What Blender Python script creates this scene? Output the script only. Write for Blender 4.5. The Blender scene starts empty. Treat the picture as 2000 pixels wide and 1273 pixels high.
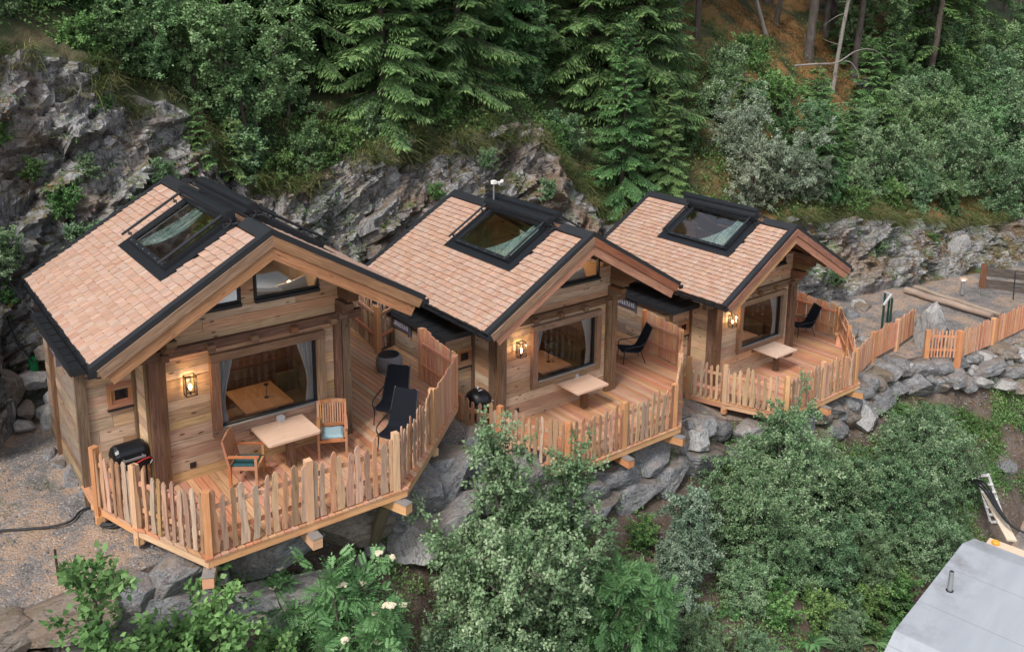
import bpy, bmesh, math, random
import numpy as np
from mathutils import Vector, Matrix, kdtree
R = math.radians
SC = bpy.context.scene
COL = SC.collection

# ------------------------------------------------------------------ camera
CAM_H = 9.4945
cam_d = bpy.data.cameras.new('camera')
cam_d.sensor_width = 36.0
cam_d.lens = 1807.248 / 2000 * 36
cam_d.shift_y = -278.9 / 2000
cam_d.clip_start = 0.1
cam_d.clip_end = 2000
cam = bpy.data.objects.new('camera', cam_d)
COL.objects.link(cam)
PIT, ROL = 0.2069, 0.0103
_F = Vector((0, math.cos(PIT), -math.sin(PIT)))
_U = Vector((0, math.sin(PIT), math.cos(PIT)))
_X = Vector((1, 0, 0))
_R2 = _X * math.cos(ROL) + _U * math.sin(ROL)
_U2 = -_X * math.sin(ROL) + _U * math.cos(ROL)
_m = Matrix((_R2, _U2, -_F)).transposed().to_4x4()
_m.translation = Vector((0, 0, CAM_H))
cam.matrix_world = _m
SC.camera = cam

# ------------------------------------------------------------------ light
SUN_EL, SUN_AZ = R(50), R(208)      # high veiled sun behind the camera's left shoulder
w = bpy.data.worlds.new('World')
SC.world = w
w.use_nodes = True
_n = w.node_tree.nodes
_bg = _n['Background']
_sky = _n.new('ShaderNodeTexSky')
_sky.sky_type = 'NISHITA'
_sky.sun_disc = False
_sky.sun_elevation = SUN_EL
_sky.sun_rotation = SUN_AZ
_sky.air_density = 1.0
_sky.dust_density = 3.0
_sky.ozone_density = 0.6
_hs = _n.new('ShaderNodeHueSaturation')          # thin cloud veil: a greyer sky than the clear blue model
_hs.inputs['Saturation'].default_value = 0.42
w.node_tree.links.new(_sky.outputs[0], _hs.inputs['Color'])
w.node_tree.links.new(_hs.outputs[0], _bg.inputs['Color'])
_bg.inputs['Strength'].default_value = 0.115
sun_d = bpy.data.lights.new('sun', 'SUN')
sun_d.energy = 1.5
sun_d.angle = R(11)
sun_d.color = (1.0, 0.95, 0.90)
sun = bpy.data.objects.new('sun', sun_d)
COL.objects.link(sun)
_sd = Vector((math.sin(SUN_AZ) * math.cos(SUN_EL), math.cos(SUN_AZ) * math.cos(SUN_EL), math.sin(SUN_EL)))
sun.rotation_euler = _sd.to_track_quat('Z', 'Y').to_euler()
sun.location = (0, -10, 40)
SC.view_settings.view_transform = 'Standard'
SC.view_settings.look = 'None'
SC.view_settings.exposure = 0.95
SC.view_settings.gamma = 1.0

# ------------------------------------------------------------------ site frame: a runs along the row of cabins, b into the hill
YAW = 0.6444
O0 = Vector((-5.98805, 16.78745, 0))
EU = Vector((math.cos(YAW), math.sin(YAW), 0))
EV = Vector((-math.sin(YAW), math.cos(YAW), 0))
def W(a, b, z=0.0):
    return O0 + EU * a + EV * b + Vector((0, 0, z))

# ------------------------------------------------------------------ objects
def tag(o, label=None, cat=None, group=None, kind=None):
    if label: o['label'] = label
    if cat: o['category'] = cat
    if group: o['group'] = group
    if kind: o['kind'] = kind
    return o
def thing(name, label, cat, loc=(0, 0, 0), rz=0.0, group=None):
    o = bpy.data.objects.new(name, None)
    o.empty_display_size = 0.2
    COL.objects.link(o)
    o.location = loc
    o.rotation_euler = (0, 0, rz)
    return tag(o, label, cat, group)
def copy_tree(o, parent=None):
    c = o.copy()
    COL.objects.link(c)
    if parent is not None: c.parent = parent
    for ch in list(o.children): copy_tree(ch, c)
    return c

class MB:
    """collects polygons with uv (u runs along the grain, in metres) and a tint per face"""
    def __init__(s, seed=0):
        s.v = []; s.f = []; s.uv = []; s.t = []; s.mi = []
        s.rg = random.Random(seed)
    def poly(s, pts, uv=None, tint=None, mi=0):
        i = len(s.v)
        s.v += [tuple(p) for p in pts]
        s.f.append(tuple(range(i, i + len(pts))))
        if uv is None: uv = [(p[0], p[2] if len(p) > 2 else 0) for p in pts]
        s.uv += list(uv)
        s.t.append(s.rg.random() if tint is None else tint)
        s.mi.append(mi)
    def hexa(s, c8, tint=None, grain=None, mi=0):
        # c8: corners indexed by bits x=1,y=2,z=4
        c = [Vector(p) for p in c8]
        L = [(c[1] - c[0]).length, (c[2] - c[0]).length, (c[4] - c[0]).length]
        g = L.index(max(L)) if grain is None else grain
        ou, ov = s.rg.uniform(0, 40), s.rg.uniform(0, 40)
        t = s.rg.random() if tint is None else tint
        loc = [(L[0] * (k & 1), L[1] * ((k >> 1) & 1), L[2] * ((k >> 2) & 1)) for k in range(8)]
        i = len(s.v)
        s.v += [tuple(p) for p in c]
        for q in ((0, 4, 6, 2), (1, 3, 7, 5), (0, 1, 5, 4), (2, 6, 7, 3), (0, 2, 3, 1), (4, 5, 7, 6)):
            s.f.append(tuple(i + k for k in q))
            ax = [d for d in range(3) if len({(k >> d) & 1 for k in q}) > 1]
            if g in ax: au, av = g, [d for d in ax if d != g][0]; sc = 1.0
            else: au, av = ax[0], ax[1]; sc = 0.25
            s.uv += [(loc[k][au] * sc + ou, loc[k][av] + loc[k][3 - au - av] + ov) for k in q]
            s.t.append(t); s.mi.append(mi)
    def box(s, lo, hi, M=None, tint=None, grain=None, jit=0.0, mi=0):
        lo = Vector(lo); hi = Vector(hi)
        c = []
        for k in range(8):
            p = Vector((hi.x if k & 1 else lo.x, hi.y if k & 2 else lo.y, hi.z if k & 4 else lo.z))
            if jit: p += Vector((s.rg.uniform(-jit, jit), s.rg.uniform(-jit, jit), s.rg.uniform(-jit, jit)))
            c.append(M @ p if M is not None else p)
        s.hexa(c, tint, grain, mi)
    def beam(s, p, q, wd, ht, up=(0, 0, 1), tint=None, jit=0.0, mi=0):
        p = Vector(p); q = Vector(q)
        d = (q - p); L = d.length; d.normalize()
        u = Vector(up); x = d.cross(u)
        if x.length < 1e-4: x = d.cross(Vector((1, 0, 0)))
        x.normalize(); u = x.cross(d)
        M = Matrix((d, x, u)).transposed().to_4x4(); M.translation = p
        s.box((0, -wd / 2, -ht / 2), (L, wd / 2, ht / 2), M, tint, 0, jit, mi)
    def tube(s, pts, rad, n=8, tint=None, cap=True, mi=0):
        pts = [Vector(p) for p in pts]
        if not hasattr(rad, '__len__'): rad = [rad] * len(pts)
        t = s.rg.random() if tint is None else tint
        rings = []; ln = 0; us = []
        up = None
        for i, p in enumerate(pts):
            d = (pts[min(i + 1, len(pts) - 1)] - pts[max(i - 1, 0)]).normalized()
            if up is None:
                up = Vector((0, 0, 1)) if abs(d.z) < .9 else Vector((1, 0, 0))
            x = d.cross(up).normalized(); up = x.cross(d).normalized()
            if i: ln += (p - pts[i - 1]).length
            us.append(ln)
            i0 = len(s.v)
            for k in range(n):
                a = 2 * math.pi * k / n
                s.v.append(tuple(p + (x * math.cos(a) + up * math.sin(a)) * rad[i]))
            rings.append(i0)
        for i in range(len(pts) - 1):
            for k in range(n):
                k2 = (k + 1) % n
                s.f.append((rings[i] + k, rings[i] + k2, rings[i + 1] + k2, rings[i + 1] + k))
                w0 = k / n * 6.28 * rad[i]; w1 = (k + 1) / n * 6.28 * rad[i]
                s.uv += [(us[i], w0), (us[i], w1), (us[i + 1], w1), (us[i + 1], w0)]
                s.t.append(t); s.mi.append(mi)
        if cap:
            for r, rev in ((rings[0], False), (rings[-1], True)):
                ids = [r + k for k in range(n)]
                if rev: pass
                else: ids = ids[::-1]
                s.f.append(tuple(ids)); s.uv += [(0.1 * k, 0) for k in range(n)]; s.t.append(t); s.mi.append(mi)
    def lathe(s, prof, c=(0, 0, 0), n=20, tint=None, mi=0):
        t = s.rg.random() if tint is None else tint
        c = Vector(c); rings = []
        for r, z in prof:
            rings.append(len(s.v))
            for k in range(n):
                a = 2 * math.pi * k / n
                s.v.append((c.x + r * math.cos(a), c.y + r * math.sin(a), c.z + z))
        for i in range(len(prof) - 1):
            for k in range(n):
                k2 = (k + 1) % n
                s.f.append((rings[i] + k, rings[i] + k2, rings[i + 1] + k2, rings[i + 1] + k))
                s.uv += [(k / n, prof[i][1]), ((k + 1) / n, prof[i][1]), ((k + 1) / n, prof[i + 1][1]), (k / n, prof[i + 1][1])]
                s.t.append(t); s.mi.append(mi)
        for r, rev in ((rings[0], True), (rings[-1], False)):
            ids = [r + k for k in range(n)]
            s.f.append(tuple(ids[::-1] if rev else ids)); s.uv += [(0, 0)] * n; s.t.append(t); s.mi.append(mi)
    def prism(s, pts2, fn, d0, d1, tint=None, mi=0):
        # convex polygon pts2 extruded between depth d0 and d1; fn(x, y, d) -> point
        t = s.rg.random() if tint is None else tint
        ou, ov = s.rg.uniform(0, 40), s.rg.uniform(0, 40)
        A = [fn(x, y, d0) for x, y in pts2]; B = [fn(x, y, d1) for x, y in pts2]
        n = len(pts2)
        s.poly(A, [(x + ou, y + ov) for x, y in pts2], t, mi)
        s.poly(B[::-1], [(x + ou, y + ov) for x, y in pts2[::-1]], t, mi)
        for k in range(n):
            k2 = (k + 1) % n
            e = math.dist(pts2[k], pts2[k2])
            s.poly([A[k2], A[k], B[k], B[k2]], [(ou + e, ov), (ou, ov), (ou, ov + abs(d1 - d0)), (ou + e, ov + abs(d1 - d0))], t, mi)
    def mesh(s, name, smooth=False):
        me = bpy.data.meshes.new(name)
        me.from_pydata(s.v, [], s.f)
        uvl = me.uv_layers.new(name='UVMap')
        uvl.data.foreach_set('uv', np.array(s.uv, dtype=np.float32).ravel())
        at = me.attributes.new('tint', 'FLOAT', 'FACE')
        at.data.foreach_set('value', np.array(s.t, dtype=np.float32))
        if any(s.mi): me.polygons.foreach_set('material_index', np.array(s.mi, dtype=np.int32))
        if smooth: me.polygons.foreach_set('use_smooth', np.ones(len(s.f), dtype=bool))
        me.update()
        return me
    def build(s, name, mats, parent=None, smooth=False, fix=False):
        me = s.mesh(name, smooth)
        if fix:
            bm = bmesh.new(); bm.from_mesh(me)
            bmesh.ops.recalc_face_normals(bm, faces=bm.faces)
            bm.to_mesh(me); bm.free()
        for m in (mats if isinstance(mats, (list, tuple)) else [mats]): me.materials.append(m)
        o = bpy.data.objects.new(name, me)
        COL.objects.link(o)
        if parent is not None: o.parent = parent
        return o
def mesh_obj(name, me, parent=None, loc=None, rot=None, scale=None):
    o = bpy.data.objects.new(name, me)
    COL.objects.link(o)
    if parent is not None: o.parent = parent
    if loc is not None: o.location = loc
    if rot is not None: o.rotation_euler = rot
    if scale is not None: o.scale = scale
    return o

# ------------------------------------------------------------------ materials
class NT:
    def __init__(s, name):
        s.m = bpy.data.materials.new(name)
        s.m.use_nodes = True
        s.t = s.m.node_tree
        s.b = s.t.nodes['Principled BSDF']
        s.out = s.t.nodes['Material Output']
    def n(s, typ, **kw):
        nd = s.t.nodes.new(typ)
        for k, v in kw.items():
            if k in nd.inputs: nd.inputs[k].default_value = v
            else: setattr(nd, k, v)
        return nd
    def l(s, a, b): s.t.links.new(a, b)
    def noise(s, vec, scale, detail=4, rough=.6, dist=0.0):
        nd = s.n('ShaderNodeTexNoise')
        nd.inputs['Scale'].default_value = scale; nd.inputs['Detail'].default_value = detail
        nd.inputs['Roughness'].default_value = rough; nd.inputs['Distortion'].default_value = dist
        if vec is not None: s.l(vec, nd.inputs['Vector'])
        return nd.outputs['Fac']
    def ramp(s, fac, stops):
        nd = s.n('ShaderNodeValToRGB')
        el = nd.color_ramp.elements
        while len(el) > 1: el.remove(el[-1])
        el[0].position = stops[0][0]; el[0].color = (*stops[0][1], 1) if len(stops[0][1]) == 3 else stops[0][1]
        for p, c in stops[1:]:
            e = el.new(p); e.color = (*c, 1) if len(c) == 3 else c
        s.l(fac, nd.inputs['Fac'])
        return nd.outputs['Color']
    def mix(s, fac, a, b, mode='MIX'):
        nd = s.n('ShaderNodeMix', data_type='RGBA', blend_type=mode)
        for sock, val in ((nd.inputs[0], fac), (nd.inputs[6], a), (nd.inputs[7], b)):
            if hasattr(val, 'links') or hasattr(val, 'is_linked'): s.l(val, sock)
            elif hasattr(val, '__len__'): sock.default_value = (*val, 1) if len(val) == 3 else val
            else: sock.default_value = val
        return nd.outputs[2]
    def math(s, op, a, b=None, clamp=False):
        nd = s.n('ShaderNodeMath', operation=op, use_clamp=clamp)
        for i, val in enumerate((a, b)):
            if val is None: continue
            if hasattr(val, 'is_linked'): s.l(val, nd.inputs[i])
            else: nd.inputs[i].default_value = val
        return nd.outputs[0]
    def bump(s, h, strength=.3, dist=.02):
        nd = s.n('ShaderNodeBump', Strength=strength, Distance=dist)
        s.l(h, nd.inputs['Height'])
        s.l(nd.outputs['Normal'], s.b.inputs['Normal'])
    def rough(s, v): s.b.inputs['Roughness'].default_value = v
def wood(name, dark, mid, light, rough=.75, knots=.5, grainy=1.0, spread=.5, grey=0.0, huev=.03):
    t = NT(name)
    uv = t.n('ShaderNodeUVMap').outputs[0]
    oi = t.n('ShaderNodeObjectInfo').outputs['Random']
    tc = t.n('ShaderNodeCombineXYZ')
    t.l(t.math('MULTIPLY', oi, 37.0), tc.inputs[0]); t.l(t.math('MULTIPLY', oi, 91.0), tc.inputs[1])
    va = t.n('ShaderNodeVectorMath', operation='ADD'); t.l(uv, va.inputs[0]); t.l(tc.outputs[0], va.inputs[1])
    def mp(sx, sy):
        m = t.n('ShaderNodeMapping'); m.inputs['Scale'].default_value = (sx, sy, 1); t.l(va.outputs[0], m.inputs['Vector']); return m.outputs[0]
    g = t.noise(mp(1.3, 26 * grainy), 1.6, 6, .65, .4)
    big = t.noise(mp(.5, 3.0), 1.3, 3, .5, .3)
    col = t.ramp(g, [(.28, dark), (.5, mid), (.75, light)])
    col = t.mix(t.math('MULTIPLY', t.math('SUBTRACT', big, .4, True), 2.4, True), col, t.mix(.6, mid, dark))
    ti = t.n('ShaderNodeAttribute', attribute_name='tint').outputs['Fac']
    ti = t.math('FRACT', t.math('ADD', ti, t.math('MULTIPLY', oi, 5.0)))
    v = t.math('ADD', t.math('MULTIPLY', ti, spread), 1 - spread * .55)
    hv = t.n('ShaderNodeHueSaturation'); t.l(col, hv.inputs['Color']); t.l(v, hv.inputs['Value'])
    t.l(t.math('ADD', .5 - huev / 2, t.math('MULTIPLY', t.math('FRACT', t.math('MULTIPLY', ti, 7.3)), huev)), hv.inputs['Hue'])
    t.l(t.math('SUBTRACT', 1.08, t.math('MULTIPLY', t.math('FRACT', t.math('MULTIPLY', ti, 3.7)), .3 + grey)), hv.inputs['Saturation'])
    col = hv.outputs[0]
    if knots:
        vo = t.n('ShaderNodeTexVoronoi'); vo.inputs['Scale'].default_value = 1.0
        t.l(mp(2.4, 7.0), vo.inputs['Vector'])
        k = t.math('MULTIPLY', t.math('SUBTRACT', .17, vo.outputs['Distance'], True), 9.0 * knots, True)
        col = t.mix(k, col, tuple(c * .45 for c in dark))
        cr = t.noise(mp(.8, 30), 1.2, 2, .5)
        k2 = t.math('MULTIPLY', t.math('SUBTRACT', cr, .68, True), 9.0 * knots, True)
        col = t.mix(k2, col, tuple(c * .5 for c in dark))
    t.l(col, t.b.inputs['Base Color'])
    t.rough(rough)
    t.bump(g, .35, .01)
    return t.m
def plain(name, col, rough=.5, metal=0.0, var=.15, scale=6.0, bump=0.0, spec=.5):
    t = NT(name)
    tc = t.n('ShaderNodeTexCoord').outputs['Object']
    nz = t.noise(tc, scale, 5, .65)
    c = t.mix(nz, tuple(x * (1 - var) for x in col), tuple(min(1, x * (1 + var)) for x in col))
    t.l(c, t.b.inputs['Base Color'])
    t.l(t.math('ADD', rough - .08, t.math('MULTIPLY', nz, .16)), t.b.inputs['Roughness'])
    t.b.inputs['Metallic'].default_value = metal
    t.b.inputs['Specular IOR Level'].default_value = spec
    if bump: t.bump(nz, bump, .01)
    return t.m
def glass(name, tintc=(.9, .95, .95), refl=1.0, rough=.0):
    t = NT(name)
    tr = t.n('ShaderNodeBsdfTransparent', Color=(*tintc, 1))
    gl = t.n('ShaderNodeBsdfGlossy', Roughness=rough)
    fr = t.n('ShaderNodeFresnel', IOR=1.5)
    mx = t.n('ShaderNodeMixShader')
    t.l(t.math('MULTIPLY', fr.outputs[0], refl, True), mx.inputs[0]); t.l(tr.outputs[0], mx.inputs[1]); t.l(gl.outputs[0], mx.inputs[2])
    t.l(mx.outputs[0], t.out.inputs['Surface'])
    return t.m
def glow(name, col, strength):
    t = NT(name)
    t.b.inputs['Base Color'].default_value = (*col, 1)
    t.b.inputs['Emission Color'].default_value = (*col, 1)
    t.b.inputs['Emission Strength'].default_value = strength
    return t.m
def foliage(name, dark, mid, light, trans=.25, rough=.55):
    t = NT(name)
    ti = t.n('ShaderNodeAttribute', attribute_name='tint').outputs['Fac']
    oi = t.n('ShaderNodeObjectInfo').outputs['Random']
    geo = t.n('ShaderNodeNewGeometry').outputs['Position']
    nz = t.noise(geo, 1.1, 3, .6)
    f = t.math('ADD', t.math('MULTIPLY', ti, .75), t.math('MULTIPLY', t.math('SUBTRACT', nz, .38), .9))
    f = t.math('ADD', f, t.math('MULTIPLY', t.math('SUBTRACT', oi, .5), .18), True)
    col = t.ramp(f, [(0.05, dark), (.5, mid), (.95, light)])
    hv = t.n('ShaderNodeHueSaturation'); t.l(col, hv.inputs['Color'])
    t.l(t.math('ADD', .487, t.math('MULTIPLY', t.math('FRACT', t.math('MULTIPLY', oi, 9.7)), .032)), hv.inputs['Hue'])
    t.l(t.math('ADD', .92, t.math('MULTIPLY', t.math('FRACT', t.math('MULTIPLY', oi, 23.1)), .22)), hv.inputs['Value'])
    col = hv.outputs[0]
    t.l(col, t.b.inputs['Base Color'])
    t.rough(rough)
    t.b.inputs['Specular IOR Level'].default_value = .3
    td = t.n('ShaderNodeBsdfTranslucent'); t.l(col, td.inputs['Color'])
    mx = t.n('ShaderNodeMixShader'); mx.inputs[0].default_value = trans
    t.l(t.b.outputs[0], mx.inputs[1]); t.l(td.outputs[0], mx.inputs[2]); t.l(mx.outputs[0], t.out.inputs['Surface'])
    return t.m
def rock(name, dark, mid, light, moss=.4, soil=.3, scale=1.0, dust=0.0):
    t = NT(name)
    tc = t.n('ShaderNodeTexCoord').outputs['Object']
    geo = t.n('ShaderNodeNewGeometry')
    oi = t.n('ShaderNodeObjectInfo').outputs['Random']
    va = t.n('ShaderNodeVectorMath', operation='ADD')
    cx = t.n('ShaderNodeCombineXYZ'); t.l(t.math('MULTIPLY', oi, 53.0), cx.inputs[0]); t.l(t.math('MULTIPLY', oi, 17.0), cx.inputs[2])
    t.l(tc, va.inputs[0]); t.l(cx.outputs[0], va.inputs[1])
    P = va.outputs[0]
    mp = t.n('ShaderNodeMapping'); mp.inputs['Rotation'].default_value = (.5, .35, .6); mp.inputs['Scale'].default_value = (1, 2.6, 1.2); t.l(P, mp.inputs['Vector'])
    n1 = t.noise(mp.outputs[0], 1.1 * scale, 9, .68, .6)
    n2 = t.noise(P, 7.0 * scale, 7, .7)
    n3 = t.noise(P, .55 * scale, 4, .55, .3)
    col = t.ramp(t.math('ADD', t.math('MULTIPLY', n1, .65), t.math('MULTIPLY', n2, .35)), [(.3, dark), (.5, mid), (.68, light)])
    # pale streaks and lichen
    wv = t.noise(mp.outputs[0], 3.4 * scale, 3, .5, 1.5)
    vein = t.math('MULTIPLY', t.math('SUBTRACT', .025, t.math('ABSOLUTE', t.math('SUBTRACT', wv, .5)), True), 16.0, True)
    col = t.mix(vein, col, tuple(min(1, c * 1.5) for c in light))
    wv2 = t.noise(mp.outputs[0], 1.3 * scale, 5, .6, 1.0)
    crack = t.math('MULTIPLY', t.math('SUBTRACT', .018, t.math('ABSOLUTE', t.math('SUBTRACT', wv2, .47)), True), 48.0, True)
    col = t.mix(crack, col, tuple(c * .3 for c in dark))
    # ochre soil stain
    col = t.mix(t.math('MULTIPLY', t.math('SUBTRACT', n3, .52, True), 5.0 * soil, True), col, (.21, .135, .085))
    if moss > .3:
        ms = t.n('ShaderNodeMapping'); ms.inputs['Scale'].default_value = (2.6, 2.6, .22); t.l(P, ms.inputs['Vector'])
        st = t.noise(ms.outputs[0], 1.0, 5, .65, .6)
        col = t.mix(t.math('MULTIPLY', t.math('SUBTRACT', st, .54, True), 4.5, True), col, (.045, .043, .045))
        st2 = t.noise(ms.outputs[0], 2.3, 4, .6, .4)
        col = t.mix(t.math('MULTIPLY', t.math('SUBTRACT', st2, .6, True), 4.0, True), col, (.38, .38, .385))
    sx = t.n('ShaderNodeSeparateXYZ'); t.l(geo.outputs['Normal'], sx.inputs[0])
    if dust:
        du = t.math('ADD', sx.outputs[2], t.math('MULTIPLY', t.math('SUBTRACT', n1, .5), 1.6))
        col = t.mix(t.math('MULTIPLY', t.math('SUBTRACT', du, .62, True), 3.0 * dust, True), col, (.16, .105, .075))
    up = t.math('ADD', sx.outputs[2], t.math('MULTIPLY', t.math('SUBTRACT', n2, .5), 1.1))
    mm = t.math('MULTIPLY', t.math('SUBTRACT', up, 1.0 - moss, True), 3.0, True)
    mcol = t.ramp(n1, [(.35, (.035, .05, .018)), (.5, (.10, .075, .025)), (.62, (.05, .085, .02))])
    col = t.mix(mm, col, mcol)
    t.l(col, t.b.inputs['Base Color'])
    t.rough(.85)
    hh = t.math('ADD', t.math('MULTIPLY', n1, .35), t.math('MULTIPLY', n2, .4))
    hh = t.math('SUBTRACT', hh, t.math('MULTIPLY', crack, .3))
    t.bump(hh, .55, .09 / scale)
    return t.m
def ground(name, cols, scale=1.0, peb=.5, moss=None, ochre=None):
    t = NT(name)
    P = t.n('ShaderNodeNewGeometry').outputs['Position']
    n1 = t.noise(P, .7 * scale, 7, .62)
    n2 = t.noise(P, 9.0 * scale, 6, .75)
    col = t.ramp(t.math('ADD', t.math('MULTIPLY', n1, .6), t.math('MULTIPLY', n2, .4)), cols)
    vo = t.n('ShaderNodeTexVoronoi'); vo.inputs['Scale'].default_value = 16 * scale; t.l(P, vo.inputs['Vector'])
    sep = t.n('ShaderNodeSeparateColor'); t.l(vo.outputs['Color'], sep.inputs[0])
    pb = t.math('MULTIPLY', t.math('SUBTRACT', sep.outputs[0], .55, True), 2.2 * peb, True)
    grey = t.ramp(sep.outputs[1], [(0, (.06, .06, .065)), (.6, (.2, .2, .21)), (1, (.42, .41, .4))])
    col = t.mix(pb, col, grey)
    if moss:
        n4 = t.noise(P, .9, 6, .65)
        col = t.mix(t.math('MULTIPLY', t.math('SUBTRACT', n4, .5, True), 6.0, True), col, moss)
    if ochre:
        # the rust coloured moss bank lies on the right part of the slope
        sp = t.n('ShaderNodeSeparateXYZ'); t.l(P, sp.inputs[0])
        wx = t.math('MULTIPLY', t.math('SUBTRACT', sp.outputs[0], 6.0), .14, True)
        wx2 = t.math('MULTIPLY', t.math('SUBTRACT', 31.0, sp.outputs[0]), .18, True)
        n5 = t.noise(P, .55, 6, .65)
        col = t.mix(t.math('MULTIPLY', t.math('MULTIPLY', t.math('MULTIPLY', t.math('SUBTRACT', n5, .44, True), 8.0, True), wx), wx2), col, t.mix(n2, (.10, .05, .018), ochre))
    t.l(col, t.b.inputs['Base Color'])
    t.rough(.92)
    t.bump(t.math('ADD', t.math('MULTIPLY', n2, .6), t.math('MULTIPLY', vo.outputs['Distance'], -.5)), .8, .05)
    return t.m
M = {}
M['wall'] = wood('aged_spruce_boards', (.24, .125, .062), (.54, .35, .205), (.68, .49, .33), spread=.40, knots=1.4, grey=.05)
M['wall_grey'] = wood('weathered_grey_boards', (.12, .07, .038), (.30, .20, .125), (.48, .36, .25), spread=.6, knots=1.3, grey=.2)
M['beam'] = wood('dark_old_beam', (.05, .025, .013), (.165, .085, .042), (.31, .175, .095), spread=.35, knots=.8, grainy=.8)
M['trim'] = wood('window_surround_wood', (.085, .048, .028), (.24, .14, .08), (.40, .26, .165), spread=.3, knots=.7)
M['fascia'] = wood('stained_fascia_board', (.10, .04, .02), (.29, .13, .062), (.44, .22, .115), spread=.3, knots=.6, grainy=.8)
M['fascia2'] = wood('lighter_bargeboard', (.17, .07, .03), (.42, .205, .095), (.56, .31, .165), spread=.25, knots=.6, grainy=.8)
M['cream'] = wood('cream_board', (.55, .42, .28), (.68, .55, .40), (.75, .63, .48), spread=.1, knots=.2)
M['soffit'] = wood('brown_soffit_boards', (.06, .032, .017), (.13, .07, .036), (.2, .11, .06), spread=.4, knots=.4)
M['shingle'] = wood('larch_shingle', (.27, .155, .105), (.42, .262, .187), (.52, .35, .262), spread=.17, knots=.25, grainy=1.1, rough=.85, grey=.0, huev=.012)
M['shingle_end_shade'] = wood('larch_shingle_end_grain_and_shade', (.05, .026, .016), (.09, .045, .027), (.14, .075, .045), spread=.3, knots=0)  # end grain, darkened so the courses' shadow lines are in the colour
M['deck'] = wood('larch_decking', (.34, .15, .07), (.51, .255, .135), (.61, .345, .205), spread=.28, knots=.4, rough=.65)
M['picket'] = wood('split_larch_picket', (.21, .11, .055), (.45, .255, .14), (.58, .365, .22), spread=.6, knots=.5, grainy=.6, grey=.12)
M['board'] = wood('orange_larch_board', (.38, .16, .08), (.54, .255, .135), (.64, .35, .205), spread=.25, knots=.4, grainy=.6)
M['post'] = wood('sawn_larch_post', (.42, .19, .08), (.56, .29, .13), (.66, .38, .19), spread=.3, knots=.2, grainy=.6)
M['paletop'] = wood('pale_table_top', (.50, .33, .23), (.60, .42, .31), (.68, .50, .38), spread=.15, knots=.35, rough=.6)
M['teak'] = wood('oiled_chair_wood', (.24, .10, .04), (.42, .19, .08), (.54, .27, .125), spread=.3, knots=.2, rough=.55)
M['inner'] = wood('warm_interior_wood', (.24, .125, .055), (.44, .255, .125), (.54, .34, .19), spread=.3, knots=.3, rough=.4)
M['oldlog'] = wood('weathered_log', (.16, .12, .09), (.33, .26, .20), (.48, .40, .33), spread=.2, knots=.3)
M['greenpost'] = wood('dull_brown_round_post', (.06, .05, .03), (.13, .105, .065), (.2, .165, .105), spread=.2, knots=.2)
M['bark'] = wood('grey_brown_bark', (.03, .023, .019), (.085, .068, .058), (.16, .135, .118), spread=.25, knots=.3, grainy=.35, rough=.95)
M['paleb'] = wood('pale_dead_bark', (.13, .11, .095), (.26, .235, .215), (.4, .37, .345), spread=.2, knots=.3, grainy=.35, rough=.95)
M['metal'] = plain('black_coated_metal', (.012, .014, .018), .38, 0, .2, 9)
M['roofblack'] = plain('black_roof_sheet', (.016, .018, .022), .5, 0, .3, 3)
M['zinc'] = plain('grey_zinc_cap', (.34, .35, .36), .45, .6, .2, 5)
M['alu'] = plain('aluminium', (.72, .73, .74), .4, .35, .08, 8)
M['blackfab'] = plain('black_mesh_fabric', (.009, .011, .016), .9, 0, .2, 60, 0, .15)
M['enamel'] = plain('black_enamel', (.008, .009, .011), .34, 0, .2, 10)
M['wicker'] = plain('grey_wicker', (.19, .19, .2), .6, 0, .4, 40, .5)
M['teal'] = plain('teal_cushion_fabric', (.012, .075, .085), .85, 0, .2, 25)
M['blue'] = plain('pale_blue_cushion_fabric', (.24, .36, .40), .85, 0, .12, 25)
M['concrete'] = plain('grey_cast_concrete', (.36, .37, .38), .8, 0, .15, 20)
M['white'] = plain('white_linen', (.72, .70, .66), .9, 0, .06, 6)
M['duvet'] = plain('grey_blue_bed_linen', (.26, .29, .33), .9, 0, .1, 4)
M['curtain'] = plain('grey_blue_curtain', (.42, .44, .47), .9, 0, .2, 5)
M['sheer'] = plain('sheer_teal_curtain', (.30, .45, .42), .9, 0, .3, 7)
def _sheer():
    t = NT('sheer_teal_voile')
    P = t.n('ShaderNodeTexCoord').outputs['Object']
    mp = t.n('ShaderNodeMapping'); mp.inputs['Scale'].default_value = (.5, 16, .5); t.l(P, mp.inputs['Vector'])
    nz = t.noise(mp.outputs[0], 1.6, 3, .5, .5)
    t.l(t.ramp(nz, [(.35, (.11, .19, .18)), (.65, (.34, .46, .44))]), t.b.inputs['Base Color']); t.rough(.9)
    tr = t.n('ShaderNodeBsdfTransparent'); mx = t.n('ShaderNodeMixShader')
    t.l(t.math('ADD', .35, t.math('MULTIPLY', nz, .6), True), mx.inputs[0]); t.l(tr.outputs[0], mx.inputs[1]); t.l(t.b.outputs[0], mx.inputs[2])
    t.l(mx.outputs[0], t.out.inputs['Surface'])
    return t.m
M['sheer'] = _sheer()
M['olive'] = plain('olive_upholstery', (.09, .075, .04), .9, 0, .2, 12)
M['signgrey'] = plain('brushed_sign_plate', (.12, .12, .15), .5, .4, .2, 12)
M['signlight'] = plain('pale_sign_letters', (.5, .48, .55), .5, .2, .1, 12)
M['green'] = plain('green_plastic', (.01, .2, .06), .5, 0, .2, 8)
M['dkgreen'] = plain('dark_green_painted_steel', (.012, .045, .03), .5, 0, .2, 8)
M['rust'] = plain('rusty_steel', (.05, .025, .017), .9, 0, .4, 30)
M['rubber'] = plain('black_rubber_cable', (.015, .016, .018), .6, 0, .2, 10)
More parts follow.
